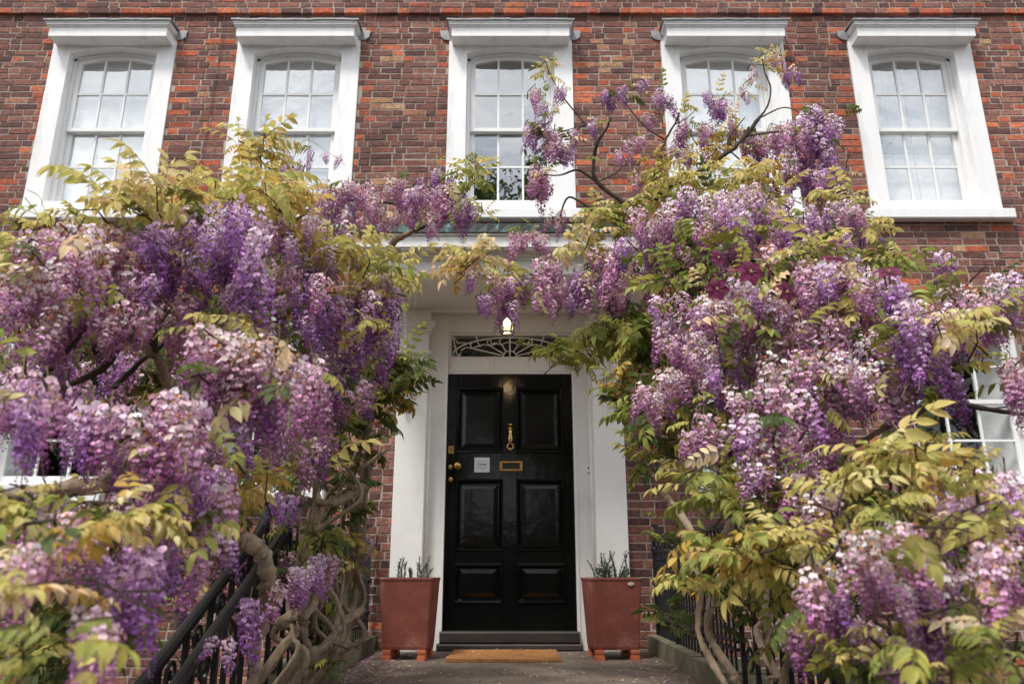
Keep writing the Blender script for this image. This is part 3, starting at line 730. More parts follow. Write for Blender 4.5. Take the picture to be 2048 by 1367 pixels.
def stair_railing(sx, label):
    X = sx * 1.2; rt = empty('stair_railing', (X, -2.45, 0)); tag(rt, label, 'railing', 'iron handrails beside the steps')
    for k, off in enumerate((0.0, .125)):
        x = sx * off
        m_ = MB(); pts = spline([(x, .55, .975), (x, .12, .985), (x, -.02, .97), (x, -.12, .89), (x, -.3, .77), (x, -1.0, .42), (x, -1.75, .045)], 6)
        n = len(pts)
        # flat-topped handrail section
        vs = []
        for p in pts: vs += [(p.x - .026, p.y, p.z - .012), (p.x + .026, p.y, p.z - .012), (p.x + .024, p.y, p.z + .010), (p.x + .008, p.y, p.z + .018), (p.x - .008, p.y, p.z + .018), (p.x - .024, p.y, p.z + .010)]
        m_.add(vs, [(i * 6 + q, i * 6 + (q + 1) % 6, (i + 1) * 6 + (q + 1) % 6, (i + 1) * 6 + q) for i in range(n - 1) for q in range(6)] + [tuple(range(6)), tuple((n - 1) * 6 + q for q in range(6))])
        m_.build('handrail', I, rt)
    slope = -.485
    for i in range(8):
        y = -.06 - i * .235; zt = (.93 if i == 0 else .80 + (y + .23) * .5) ; zb = .05 + max(0, 0) + (y * .5 if i else 0)
        for off in (0, .125):
            b = MB(); b.box(sx * off - .011, sx * off + .011, y - .011, y + .011, zb - .1, zt); b.lathe([(.011, 0), (.02, .015), (.02, .03), (.011, .045)], 8, (sx * off, y, (zb + zt) / 2 + .1)); b.build('baluster', I, rt)
        if i < 7:
            yc, zc = y - .115, zt - .10 - .055
            for cc, r_, f_, pl_ in (((0, yc, zc), .062, 1, 'yz'), ((sx * .125, yc, zc - .01), .062, -1, 'yz'), ((0, yc, zb + .16), .075, -1, 'yz'), ((sx * .06, yc + .1, zc), .05, 1, 'xz')):
                s_ = MB(); scroll(s_, cc, r_, flip=f_, plane=pl_, th=.009); s_.build('scroll', I, rt)
landing_railing(-1, 'black iron landing railing wrapped by thick twisted wisteria trunks')
landing_railing(1, 'black iron landing railing on the doorbell side, standing on the mossy kerb')
stair_railing(-1, 'black iron double handrail down the steps with a gnarled trunk coiled over it')
stair_railing(1, 'black iron scrolled handrail mostly buried under clematis-laced wisteria leaves')

# fallen petals on the landing
pt = MB()
for i in range(1900):
    y = -rnd.uniform(.05, 2.4); x = rnd.uniform(-1.1, 1.1)
    if rnd.random() < .6: x = math.copysign(1.1 - abs(rnd.gauss(0, .2)), x if rnd.random() < .5 else -1)
    if abs(x) > 1.1: continue
    if CX - .47 < x < CX + .39 and -.87 < y < -.08 and rnd.random() < .6: continue
    s_ = rnd.uniform(.005, .016); a = rnd.uniform(0, 6.28); z = .003 if not (CX - .47 < x < CX + .39 and -.87 < y < -.1) else .027
    c = rnd.choice([lin(190, 160, 180), lin(150, 105, 140), lin(140, 90, 60), lin(110, 70, 50), lin(205, 185, 185)])
    ca, sa = math.cos(a) * s_, math.sin(a) * s_
    pt.add([(x - ca, y - sa, z), (x + sa * .6, y - ca * .6, z + .001), (x + ca, y + sa, z + rnd.uniform(.002, .007)), (x - sa * .6, y + ca * .6, z + .002)], [(0, 1, 2, 3)], c)
pto = pt.build('fallen_petals', M['petal']); tag(pto, 'fallen lilac and brown petals strewn over the stone landing', 'petals', kind='stuff')

# ------------------------------------------------------------------ wisteria building blocks
def A3(*a): return np.array(a, float)
def nrm(v): return v / (np.linalg.norm(v) + 1e-9)
PAL = {'fresh': ((.74, .60, .76), (.54, .34, .62), (.30, .11, .43)),
       'fade': ((.82, .68, .71), (.68, .49, .64), (.40, .16, .41)),
       'dark': ((.56, .38, .62), (.36, .18, .48), (.22, .07, .34)),
       'pink': ((.74, .54, .65), (.58, .33, .56), (.33, .10, .34))}
PAL = {k: tuple((min(.90, r * 1.18), min(.8, g * 1.13), min(.88, bb * 1.02)) for r, g, bb in v) for k, v in PAL.items()}
BROWN = [lin(178, 110, 62), lin(150, 84, 48), lin(205, 150, 110), lin(120, 66, 44)]
def raceme(seed, typ, L=.25, nf=80, hi=True):
    g = np.random.default_rng(seed); V = []; F = []; C = []; top, mid, tip = [np.array(q) for q in PAL[typ]]
    brown = {'fresh': .05, 'fade': .30, 'dark': .03, 'pink': .14}[typ]
    bend = g.normal(0, .03, 2)
    def ax(t): return A3(bend[0] * t * t, bend[1] * t * t, -L * t)
    def add(vs, fs, cs):
        o = len(V); V.extend(vs); F.extend([(a + o, b + o, c + o) for a, b, c in fs]); C.extend(cs)
    for i in range(nf):
        t = ((i + g.uniform(0, 1)) / nf) ** .92
        prof = min(1, t / .12 + .45) * (1 - t) ** .62
        r = .050 * prof * g.uniform(.55, 1.12) + .004
        az = i * 2.399963 + g.normal(0, .35)
        size = .0116 * (1 - .58 * t) * g.uniform(.8, 1.2)
        out = A3(math.cos(az), math.sin(az), 0); c0 = ax(t) + out * r + A3(0, 0, g.normal(0, .006))
        nz = nrm(out + A3(0, 0, g.uniform(-.05, .75)) + g.normal(0, .28, 3))
        side = nrm(np.cross(A3(0, 0, 1), nz) + g.normal(0, .15, 3)); up = np.cross(nz, side)
        k = min(1, max(0, t * 1.25 + g.normal(0, .13)))
        cb = (top * (1 - k / .5) + mid * (k / .5)) if k < .5 else (mid * (1 - (k - .5) / .5) + tip * ((k - .5) / .5))
        cb = np.minimum(cb * g.uniform(.70, 1.32), .88); isb = g.random() < brown * (1.6 if t < .45 else .5)
        if isb: cb = np.array(BROWN[g.integers(0, 4)]); size *= .5
        if t > .80:                                      # closed bud: a small spindle
            e = size * 1.25; q = c0 + nz * e * 1.1 - up * e * .6
            add([c0 + side * e * .45, c0 - side * e * .45 * .5 + up * e * .4, c0 - side * e * .45 * .5 - up * e * .4, q], [(0, 1, 3), (1, 2, 3), (2, 0, 3)], [cb] * 3 + [cb * .8]); continue
        # banner petal: cupped disc leaning back
        rim = []
        nr = 7 if hi else 5
        for q in range(nr):
            a = 2 * math.pi * q / nr + .3; rr_ = size * (1.0 + .10 * math.cos(2 * a)) * g.uniform(.92, 1.08)
            cup = (.30 * math.sin(a) ** 2 + .28 * abs(math.cos(a))) * size
            rim.append(c0 + side * rr_ * math.cos(a) * 1.08 + up * (rr_ * math.sin(a) + size * .35) + nz * (cup - .18 * size))
        cen = c0 + up * size * .25 - nz * size * .22
        light = np.minimum(cb * 1.12, .9)
        add([cen] + rim, [(0, 1 + q, 1 + (q + 1) % nr) for q in range(nr)], [cb * .92 + np.array([.03, .03, .0])] + [light] * nr)
        # wings and keel: darker folded boat below the banner
        e = size; kc = tip * g.uniform(.45, 1.1) + .06 * cb if not isb else cb * .7
        b0 = c0 - up * e * .05; b1 = c0 + nz * e * 1.05 - up * e * .75
        add([b0, b1, c0 + nz * e * .45 + side * e * .42 - up * e * .25, c0 + nz * e * .45 - side * e * .42 - up * e * .25, c0 + nz * e * .3 - up * e * .75],
            [(0, 2, 1), (0, 1, 3), (2, 4, 1), (1, 4, 3)], [kc, kc * .85, kc * 1.15, kc * 1.15, kc])
    # stalk
    o = len(V); sc_ = np.array([.30, .29, .12]); N = 5
    for j in range(N + 1):
        p = ax(j / N) if j else A3(0, 0, .05)
        for q in range(3): V.append(p + A3(math.cos(q * 2.09), math.sin(q * 2.09), 0) * .0022); C.append(sc_)
    for j in range(N):
        for q in range(3):
            a, b = o + j * 3 + q, o + j * 3 + (q + 1) % 3; F.extend([(a, b, b + 3), (a, b + 3, a + 3)])
    return np.array(V), np.array(F), np.array(C)
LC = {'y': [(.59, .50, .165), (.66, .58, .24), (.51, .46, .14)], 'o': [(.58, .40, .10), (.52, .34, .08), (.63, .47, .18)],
      'g': [(.27, .30, .07), (.34, .36, .09), (.42, .40, .09)], 'd': [(.075, .11, .03), (.10, .125, .03), (.15, .14, .035)],  # 'd' is the natural green with shade put into its colour
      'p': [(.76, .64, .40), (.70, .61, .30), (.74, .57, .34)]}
def leaflet(V, F, C, base, d, up, ln, wd, c, g, curl):
    side = nrm(np.cross(d, up)); upn = np.cross(side, d); o = len(V)
    st = [(0.0, .0), (.22, .78), (.48, 1.0), (.74, .66), (1.0, 0)]; pts = []
    for t, w in st:
        p = base + d * ln * t - upn * curl * ln * t * t
        if w == 0: V.append(p); C.append(c * .92 if t == 0 else c * np.array([1.0, .86, .75]))
        else:
            h = w * wd * .5; lift = h * .45
            jt = g.normal(0, .06, 2) * h
            V.extend([p - side * (h + jt[0]) + upn * lift, p, p + side * (h + jt[1]) + upn * lift]); C.extend([c * 1.04, c * .90, c])
    F.extend([(o, o + 2, o + 1), (o, o + 3, o + 2)])
    for s_ in range(2):
        a = o + 1 + 3 * s_
        for q in range(2): F.extend([(a + q, a + q + 1, a + q + 4), (a + q, a + q + 4, a + q + 3)])
    e = o + 10; F.extend([(o + 7, o + 8, e), (o + 8, o + 9, e)])
def compound_leaf(seed, typ):
    g = np.random.default_rng(seed); V = []; F = []; C = []
    L = g.uniform(.17, .25); pairs = g.integers(4, 6); arch = g.uniform(.5, 1.1)
    def ax(t): return A3(L * math.sin(arch * t) / arch, 0, .0 + L * (math.cos(arch * t) - 1) / arch + .0)
    def tan(t): return A3(math.cos(arch * t), 0, -math.sin(arch * t))
    base = np.array(LC[typ][g.integers(0, 3)])
    droop = g.uniform(.15, .9) if typ in 'yop' else g.uniform(.1, .5)
    ll = g.uniform(.062, .082)
    for i in range(pairs):
        t = .28 + .66 * i / (pairs - 1)
        for sg in (-1, 1):
            T = tan(t); d = nrm(T * g.uniform(.45, .75) + A3(0, sg, 0) * 1.0 + A3(0, 0, -droop * g.uniform(.6, 1.4)) + g.normal(0, .09, 3))
            up = nrm(A3(.2, -sg * droop * .5, 1) + g.normal(0, .22, 3))
            s_ = (.62 + .42 * math.sin(math.pi * (t * .8 + .12))) * g.uniform(.88, 1.1)
            leaflet(V, F, C, ax(t), d, up, ll * s_, ll * s_ * g.uniform(.40, .48), base * g.uniform(.82, 1.18) * (1 + g.normal(0, .05, 3)), g, g.uniform(.1, .5))
    leaflet(V, F, C, ax(.97), nrm(tan(1) + g.normal(0, .12, 3)), nrm(A3(.3, 0, 1) + g.normal(0, .15, 3)), ll * 1.05, ll * .45, base * g.uniform(.9, 1.15), g, .35)
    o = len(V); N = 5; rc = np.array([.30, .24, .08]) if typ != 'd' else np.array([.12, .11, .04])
    for j in range(N + 1):
        p = ax(j / N)
        for q in range(3): V.append(p + A3(0, math.cos(q * 2.09), math.sin(q * 2.09)) * .0016); C.append(rc)
    for j in range(N):
        for q in range(3):
            a, b = o + j * 3 + q, o + j * 3 + (q + 1) % 3; F.extend([(a, b, b + 3), (a, b + 3, a + 3)])
    return np.array(V), np.array(F), np.array(C)
LIB = {}
sd = 100
for typ in PAL:
    for v in range(5):
        sd += 1; LIB[('raceme', typ, v)] = raceme(sd, typ, L=[.20, .25, .29, .23, .17][v], nf=[128, 156, 172, 140, 108][v])
for typ in LC:
    for v in range(6):
        sd += 1; LIB[('leaf', typ, v)] = compound_leaf(sd, typ)
MESH = {}
def lib_mesh(key):
    if key not in MESH:
        V, F, C = LIB[key]; MESH[key] = tri_mesh(key[0], V, F, C, M['petal'] if key[0] == 'raceme' else M['leaf'], smooth=(key[0] == 'leaf'))
    return MESH[key]
class Plant:
    def __init__(s, name, loc, label, cat): s.root = empty(name, loc); s.loc = Vector(loc); tag(s.root, label, cat); s.it = []; s.tw = MB()
    def put(s, key, M4): s.it.append((key, M4))
    def raceme(s, p, scale, typ, tilt=.16):
        v = rnd.randrange(5)
        q = Euler((rnd.gauss(0, tilt), rnd.gauss(0, tilt), rnd.uniform(0, 6.28))).to_matrix().to_4x4()
        s.put(('raceme', typ, v), Matrix.Translation(p) @ q @ Matrix.Diagonal((scale * rnd.uniform(.85, 1.15), scale * rnd.uniform(.85, 1.15), scale, 1)))
    def leaf(s, p, az, el, scale, typ, roll=0):
        q = (Matrix.Rotation(az, 4, 'Z') @ Matrix.Rotation(-el, 4, 'Y') @ Matrix.Rotation(roll, 4, 'X'))
        s.put(('leaf', typ, rnd.randrange(6)), Matrix.Translation(p) @ q @ Matrix.Diagonal((scale, scale, scale, 1)))
    def flowers(s, cx, cy, rx, ry, d, n, typs='fresh', sc_=1.0, dd=.18):
        sc_ *= .86; n = round(n * (1.15 if n > 3 else 1))
        typs = typs.split(',')
        for _ in range(n):
            while True:
                u, v = rnd.uniform(-1, 1), rnd.uniform(-1, 1)
                if u * u + v * v <= 1: break
            dz = d + rnd.uniform(-dd, dd); p = P(cx + u * rx, cy + v * ry, dz); k = sc_ * rnd.uniform(.72, 1.15)
            p.z += .12 * k
            s.raceme(p, k, rnd.choice(typs))
            if rnd.random() < .5: s.twig(p + Vector((0, 0, .04)), .08)
            if rnd.random() < .28 and n > 3: s.leaf(p + Vector((rnd.gauss(0, .03), -.03, rnd.uniform(-.08, .05))), rnd.uniform(3.3, 6.1), rnd.gauss(.1, .5), rnd.uniform(.42, .75), rnd.choice('ggdydp'), rnd.gauss(0, .5))
    def leaves(s, cx, cy, rx, ry, d, n, typs='y', sc_=1.0, dd=.2, per=6, lift=.35):
        if d < 2.2: sc_ *= .68; n = max(1, round(n * .8)); per = 5
        elif d < 3.0: sc_ *= .86
        for _ in range(n):
            while True:
                u, v = rnd.uniform(-1, 1), rnd.uniform(-1, 1)
                if u * u + v * v <= 1: break
            p = P(cx + u * rx, cy + v * ry, d + rnd.uniform(-dd, dd)); a0 = rnd.uniform(0, 6.28); ty = rnd.choice(typs)
            ax_ = Vector((rnd.gauss(0, .4), rnd.gauss(-.25, .4), .8)).normalized(); k = sc_ * rnd.uniform(.75, 1.15)
            m = max(2, per + rnd.randint(-2, 1))
            for q in range(m):
                az = a0 + q * 2.4 + rnd.gauss(0, .3); el = rnd.gauss(lift, .35)
                s.leaf(p + ax_ * (.012 * q * k), az, el, k * rnd.uniform(.55, 1.15), ty if rnd.random() < .75 else rnd.choice(typs), rnd.gauss(0, .5))
            s.twig(p + ax_ * .05, .11)
    def twig(s, p, ln):
        e = p + Vector((rnd.gauss(0, .5), rnd.uniform(.1, .8), rnd.uniform(-.9, .1))).normalized() * ln * rnd.uniform(.6, 1.5)
        mid = (p + e) / 2 + Vector((rnd.gauss(0, .02), rnd.gauss(0, .02), rnd.gauss(0, .02)))
        s.tw.tube([p - s.loc, mid - s.loc, e - s.loc], [.002, .003, .0042], 4)
    def branch(s, pts, r0, r1, mt='bark', name='branch', wob=.10, n=8, k=6, jit=.12):
        if name == 'trunk': r0 *= .54; r1 *= .54; n = 12; k = 9; wob *= 1.35
        if name == 'trunk' and len(pts) > 4 and max(pts[0][1], pts[-1][1]) > 1320:
            e = 0 if pts[0][1] > 1320 else -1; q0 = P(*pts[e]); sg = -1 if q0.x < 0 else 1
            ext = [Vector((sg * 1.5, q0.y + .05, -.45)), Vector((sg * 1.55, q0.y + .1, GZ - .05))]
            pts = (ext[::-1] + list(pts)) if e == 0 else (list(pts) + ext)
        pts = spline([P(*q) if len(q) == 3 and not isinstance(q, Vector) else q for q in pts], k); m = len(pts)
        rad = [(r0 + (r1 - r0) * i / (m - 1)) * (1 + jit * .5 * math.sin(i * 1.3 + r0 * 900) * rnd.uniform(.2, 1)) for i in range(m)]
        j = r0 * .10
        pts = [p + Vector((rnd.gauss(0, j), rnd.gauss(0, j), rnd.gauss(0, j))) for p in pts]
        mb = MB(); mb.tube([p - s.loc for p in pts], rad, n, wob=wob); return mb.build(name, M[mt], s.root, smooth=True)
    def finish(s):
        inv = Matrix.Translation(-s.loc)
        for nm in ('raceme', 'leaf'):
            L = [(k, m) for k, m in s.it if k[0] == nm]
            def score(e):
                x, y, w = proj(e[1].translation)
                vis = 1 if (-40 < x < 2088 and -40 < y < 1400) else .05
                return vis * e[1].to_scale()[2] / max(w, .3)
            L.sort(key=score, reverse=True)
            for k, m in L[:300]:
                o = bpy.data.objects.new(nm, lib_mesh(k)); link(o, s.root); o.matrix_local = inv @ m
            if len(L) > 300:
                VV, FF, CC = [], [], []; off = 0
                for k, m in L[300:]:
                    V, F, C = LIB[k]; m_ = np.array(inv @ m)
                    VV.append(V @ m_[:3, :3].T + m_[:3, 3]); FF.append(F + off); CC.append(C * rnd.uniform(.9, 1.1)); off += len(V)
                me = tri_mesh(nm + 's', np.concatenate(VV), np.concatenate(FF), np.concatenate(CC), M['petal'] if nm == 'raceme' else M['leaf'], smooth=(nm == 'leaf'))
                o = link(bpy.data.objects.new(nm + 's', me), s.root); o['kind'] = 'stuff'
            print(s.root.name, nm, len(L))
        if s.tw.v: s.tw.build('twigs', M['twig'], s.root)['kind'] = 'stuff'

# ------------------------------------------------------------------ wisteria on the trunk-wrapped railing
WL = Plant('wisteria_vine', (-1.3, -2.2, GZ), 'purple wisteria vine whose gnarled trunk coils over the double handrail', 'wisteria')
fl, lv = WL.flowers, WL.leaves
# foreground and middle clusters: cx, cy, rx, ry, depth, count, kinds, scale
fl(440, 510, 112, 48, 2.35, 20, 'fresh,fresh,dark', 1.0); fl(440, 590, 105, 45, 2.5, 15, 'dark,dark,fresh', 1.0)
fl(235, 560, 105, 60, 2.3, 17, 'fresh,dark,pink'); fl(215, 660, 90, 50, 2.35, 13, 'fresh,fade,pink')
fl(60, 625, 75, 60, 2.2, 13, 'fresh,pink,fade'); fl(60, 720, 80, 50, 2.5, 9, 'pink,fresh')
fl(330, 650, 60, 50, 2.5, 8, 'fade,pink')
fl(505, 785, 88, 46, 2.0, 24, 'fade,fade,pink,fresh', 1.0, .14); fl(430, 745, 45, 25, 2.05, 5, 'fade,pink'); fl(590, 820, 45, 50, 2.3, 7, 'pink,fade')
fl(330, 905, 65, 50, 1.8, 16, 'fade,pink,fresh', .95, .12); fl(35, 860, 50, 60, 1.8, 10, 'fresh,dark,pink', .95); fl(180, 895, 40, 28, 1.95, 6, 'pink,fresh')
fl(700, 690, 90, 85, 3.7, 26, 'dark,fresh,pink', 1.05, .3); fl(740, 610, 50, 50, 3.7, 10, 'fresh,pink', 1.0); fl(640, 640, 70, 60, 3.5, 12, 'dark,pink', 1.0)
fl(760, 640, 40, 60, 3.7, 8, 'pink,fresh,dark'); fl(690, 780, 50, 60, 3.6, 9, 'dark,pink')
fl(765, 425, 160, 45, 4.6, 54, 'pink,pink,fade,fresh', .9, .25); fl(905, 425, 50, 45, 4.6, 15, 'fresh,pink,dark', .95, .15); fl(650, 420, 60, 40, 4.3, 10, 'pink,fade', .9)
fl(560, 350, 40, 30, 4.2, 6, 'fresh,pink', .75); fl(640, 325, 45, 20, 4.3, 4, 'fresh', .55); fl(870, 375, 30, 20, 4.5, 4, 'dark,fresh', .7)
fl(560, 620, 110, 60, 3.2, 14, 'dark,pink'); fl(330, 760, 130, 50, 3.2, 16, 'pink,dark', 1.0, .3); fl(120, 790, 130, 60, 3.2, 16, 'pink,dark', 1.0, .3)
fl(570, 900, 80, 60, 3.4, 12, 'dark,pink', 1, .3); fl(420, 930, 70, 50, 3.0, 9, 'dark,pink', 1, .3); fl(620, 560, 50, 40, 3.4, 6, 'fresh')
fl(425, 1090, 18, 50, 1.95, 4, 'fresh,pink', .9, .06); fl(325, 1130, 30, 35, 2.2, 4, 'dark,fresh', .95); fl(420, 1010, 40, 25, 2.3, 4, 'pink,dark', .9)
fl(490, 1275, 14, 20, 2.5, 2, 'dark,fresh', .75, .04); fl(440, 1315, 26, 8, 2.3, 2, 'fresh', .5); fl(645, 1155, 22, 14, 3.6, 3, 'fresh,pink', .85)
fl(592, 1180, 22, 18, 3.3, 4, 'pink,fresh', .75); fl(722, 1110, 18, 18, 4.4, 3, 'fresh', .75); fl(560, 1030, 14, 30, 3.0, 3, 'dark', .8); fl(545, 1230, 8, 30, 2.9, 2, 'pink', .8)
fl(250, 1200, 45, 55, 1.75, 8, 'pink,dark', .8); fl(35, 1190, 40, 35, 1.35, 3, 'fade,pink', .75, .08); fl(180, 1330, 40, 30, 1.35, 4, 'fresh,pink', .7, .06); fl(90, 1080, 90, 40, 1.8, 7, 'fade,pink', .8)
fl(255, 1240, 35, 45, 2.3, 4, 'dark,pink', .9)
# leaves
lv(90, 505, 100, 30, 2.3, 4, 'yygop', .9); lv(30, 570, 40, 50, 2.3, 2, 'yyg', .95); lv(290, 410, 125, 24, 2.4, 9, 'yyyop', .95); lv(150, 455, 90, 15, 2.45, 3, 'yy', .9)
lv(480, 402, 95, 32, 2.8, 10, 'yyyo', .95); lv(400, 412, 90, 25, 2.7, 5, 'yyg', .95); lv(512, 300, 42, 28, 3.4, 6, 'yyo', .75); lv(560, 400, 60, 30, 3.2, 6, 'yyo', .9)
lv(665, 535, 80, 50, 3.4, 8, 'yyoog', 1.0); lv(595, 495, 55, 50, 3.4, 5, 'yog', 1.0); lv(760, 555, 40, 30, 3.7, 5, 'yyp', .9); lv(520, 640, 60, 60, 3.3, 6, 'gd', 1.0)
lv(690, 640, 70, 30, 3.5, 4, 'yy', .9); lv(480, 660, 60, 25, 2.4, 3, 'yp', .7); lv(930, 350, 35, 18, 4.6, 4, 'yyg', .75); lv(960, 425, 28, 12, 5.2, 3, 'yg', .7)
lv(170, 1045, 150, 38, 1.6, 7, 'yyopg', .85, .15); lv(80, 1015, 80, 25, 1.55, 3, 'gy', .85); lv(280, 1040, 35, 15, 1.7, 2, 'oyp', .75); lv(60, 1090, 80, 60, 1.5, 3, 'opy', .8)
lv(150, 1190, 80, 40, 1.5, 3, 'yop', .75); lv(70, 1300, 70, 45, 1.15, 3, 'yyg', .75, .06); lv(10, 1230, 30, 50, 1.25, 2, 'yp', .8, .05); lv(160, 1120, 90, 50, 2.2, 3, 'gdo', .9)
lv(495, 975, 55, 30, 2.8, 5, 'ygo', .9); lv(420, 990, 50, 30, 2.6, 2, 'og', .9); lv(600, 950, 70, 35, 3.5, 4, 'gy', .9)
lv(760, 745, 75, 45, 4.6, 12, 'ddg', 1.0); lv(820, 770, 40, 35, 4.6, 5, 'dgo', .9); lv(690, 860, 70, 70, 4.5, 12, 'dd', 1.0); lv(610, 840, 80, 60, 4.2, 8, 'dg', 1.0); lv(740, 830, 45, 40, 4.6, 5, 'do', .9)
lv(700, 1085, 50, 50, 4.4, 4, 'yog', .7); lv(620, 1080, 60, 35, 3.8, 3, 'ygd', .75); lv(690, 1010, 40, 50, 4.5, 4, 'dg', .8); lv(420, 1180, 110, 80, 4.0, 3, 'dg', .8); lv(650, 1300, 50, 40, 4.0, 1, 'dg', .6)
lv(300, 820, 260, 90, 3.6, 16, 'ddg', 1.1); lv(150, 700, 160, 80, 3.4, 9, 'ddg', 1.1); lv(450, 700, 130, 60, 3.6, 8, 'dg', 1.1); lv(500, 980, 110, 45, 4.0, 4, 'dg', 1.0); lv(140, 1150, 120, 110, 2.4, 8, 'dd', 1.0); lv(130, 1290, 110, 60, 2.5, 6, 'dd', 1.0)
fl(560, 470, 60, 50, 3.2, 10, 'fresh,pink'); fl(640, 500, 60, 40, 3.6, 8, 'fresh,pink,fade'); fl(520, 700, 60, 30, 2.6, 6, 'pink,fade'); fl(110, 540, 90, 35, 2.15, 12, 'fade,pink')
fl(360, 1000, 55, 35, 2.0, 8, 'fresh,pink,dark', .85); fl(250, 1080, 70, 50, 2.0, 8, 'pink,dark', .8); fl(130, 1140, 60, 40, 1.7, 5, 'fade,pink', .75); fl(265, 1130, 45, 50, 2.4, 6, 'dark,pink', .8); fl(520, 1150, 60, 60, 4.2, 8, 'pink,dark', .9); fl(420, 1190, 60, 60, 4.0, 8, 'pink,dark', .9)
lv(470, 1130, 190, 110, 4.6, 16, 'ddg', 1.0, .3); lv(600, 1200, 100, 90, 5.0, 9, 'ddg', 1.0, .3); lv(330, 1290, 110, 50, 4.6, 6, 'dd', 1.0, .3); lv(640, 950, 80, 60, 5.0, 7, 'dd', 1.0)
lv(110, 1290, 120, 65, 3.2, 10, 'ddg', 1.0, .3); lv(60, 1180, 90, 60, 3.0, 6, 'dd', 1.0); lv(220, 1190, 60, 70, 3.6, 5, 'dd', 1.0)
# trunks and limbs
TR = lambda *a, **k: WL.branch(*a, name='trunk', **k)
TR([(430, 1108, 2.75), (455, 1092, 2.72), (490, 1080, 2.7), (520, 1098, 2.7), (536, 1150, 2.75), (527, 1220, 2.8), (505, 1300, 2.85), (478, 1400, 2.9)], .066, .024, wob=.16, jit=.5)
TR([(540, 1330, 3.7), (596, 1258, 3.8), (632, 1192, 3.9), (621, 1140, 3.95), (612, 1090, 4.0), (640, 1020, 4.1), (625, 940, 4.2)], .042, .026, wob=.14)
TR([(585, 1335, 4.0), (658, 1291, 4.2), (700, 1230, 4.4), (715, 1150, 4.5), (705, 1050, 4.6), (728, 960, 4.7), (735, 880, 4.7), (720, 780, 4.6)], .048, .034, wob=.14)
TR([(640, 1340, 4.3), (690, 1280, 4.4), (690, 1180, 4.45), (722, 1090, 4.5), (700, 990, 4.6), (720, 900, 4.6), (745, 820, 4.6), (740, 700, 4.6)], .040, .026, wob=.14)
TR([(725, 1215, 4.35), (690, 1245, 4.25), (640, 1300, 4.1), (600, 1350, 4.0)], .036, .044, wob=.15)
TR([(742, 965, 4.6), (700, 990, 4.4), (665, 1005, 4.2), (620, 1000, 4.0), (560, 985, 3.6)], .045, .022, wob=.14)
TR([(650, 1330, 4.2), (630, 1250, 4.1), (640, 1180, 4.1), (680, 1120, 4.3), (660, 1040, 4.3), (690, 980, 4.5)], .024, .018, wob=.12)
TR([(560, 1250, 3.5), (590, 1230, 3.6), (605, 1240, 3.7), (600, 1260, 3.7)], .05, .03, wob=.2)
TR([(700, 1300, 4.6), (680, 1200, 4.6), (692, 1120, 4.6), (685, 1050, 4.6), (700, 960, 4.6)], .030, .024, wob=.12)
for q_ in range(9):                # thin stems tangled round the thick ones
    x_ = 585 + 17 * q_ + rnd.uniform(-12, 12); d_ = 3.7 + .1 * q_
    TR([(x_ - 30 + rnd.gauss(0, 18), 1335, d_), (x_ + rnd.gauss(0, 22), 1270, d_), (x_ + rnd.gauss(0, 26), 1200, d_ + .05), (x_ + rnd.gauss(0, 26), 1130, d_ + .05), (x_ + 10 + rnd.gauss(0, 24), 1060, d_ + .1),
        (x_ + 20 + rnd.gauss(0, 20), 990, d_ + .15), (x_ + 25 + rnd.gauss(0, 20), 900, d_ + .2)], rnd.uniform(.018, .034), rnd.uniform(.012, .02), wob=.12)
for pts, a, b in (([(700, 900, 4.6), (640, 850, 4.2), (560, 800, 3.6), (450, 770, 3.0), (358, 786, 2.7), (311, 713, 2.6), (256, 669, 2.5), (180, 640, 2.5)], .034, .012),
                  ([(310, 715, 2.6), (300, 630, 2.55), (285, 560, 2.5), (275, 480, 2.5)], .016, .007), ([(450, 960, 2.9), (300, 955, 2.4), (200, 968, 2.2), (80, 985, 2.1), (-40, 1000, 2.1)], .030, .02),
                  ([(200, 966, 2.2), (265, 915, 2.2), (330, 830, 2.3)], .02, .01), ([(241, 684, 2.6), (212, 728, 2.6), (165, 757, 2.6), (60, 800, 2.6), (-40, 830, 2.6)], .015, .012),
                  ([(227, 775, 2.7), (285, 720, 2.65), (380, 650, 2.7), (450, 600, 2.8)], .012, .006), ([(66, 779, 2.4), (146, 687, 2.4), (190, 640, 2.4)], .008, .005),
                  ([(740, 700, 4.6), (755, 600, 4.7), (763, 537, 4.85), (791, 482, 4.85), (823, 464, 4.85), (838, 443, 4.85), (826, 415, 4.85)], .030, .014), ([(825, 463, 4.85), (861, 448, 4.8), (900, 430, 4.75)], .014, .007),
                  ([(838, 443, 4.85), (800, 410, 4.8), (700, 400, 4.6), (600, 390, 4.3), (610, 330, 4.2)], .012, .004), ([(610, 370, 4.2), (530, 330, 3.8), (520, 290, 3.6)], .007, .003),
                  ([(400, 690, 2.8), (440, 640, 2.9), (520, 600, 3.1), (640, 560, 3.4)], .012, .005), ([(620, 940, 4.2), (560, 900, 3.8), (480, 880, 3.4), (400, 890, 3.0)], .02, .01)):
    WL.branch(pts, a, b, mt='bark' if a > .019 else 'twig')
for pts in ([(50, 395, 2.5), (70, 420, 2.45), (90, 450, 2.4)], [(55, 380, 2.5), (80, 395, 2.45), (95, 440, 2.4)], [(820, 560, 4.5), (832, 600, 4.5), (818, 640, 4.5)], [(585, 320, 4.2), (610, 280, 4.2), (650, 300, 4.25), (690, 330, 4.3)]):
    WL.branch(pts, .0022, .0012, mt='stem', name='tendril', n=4)
WL.finish()

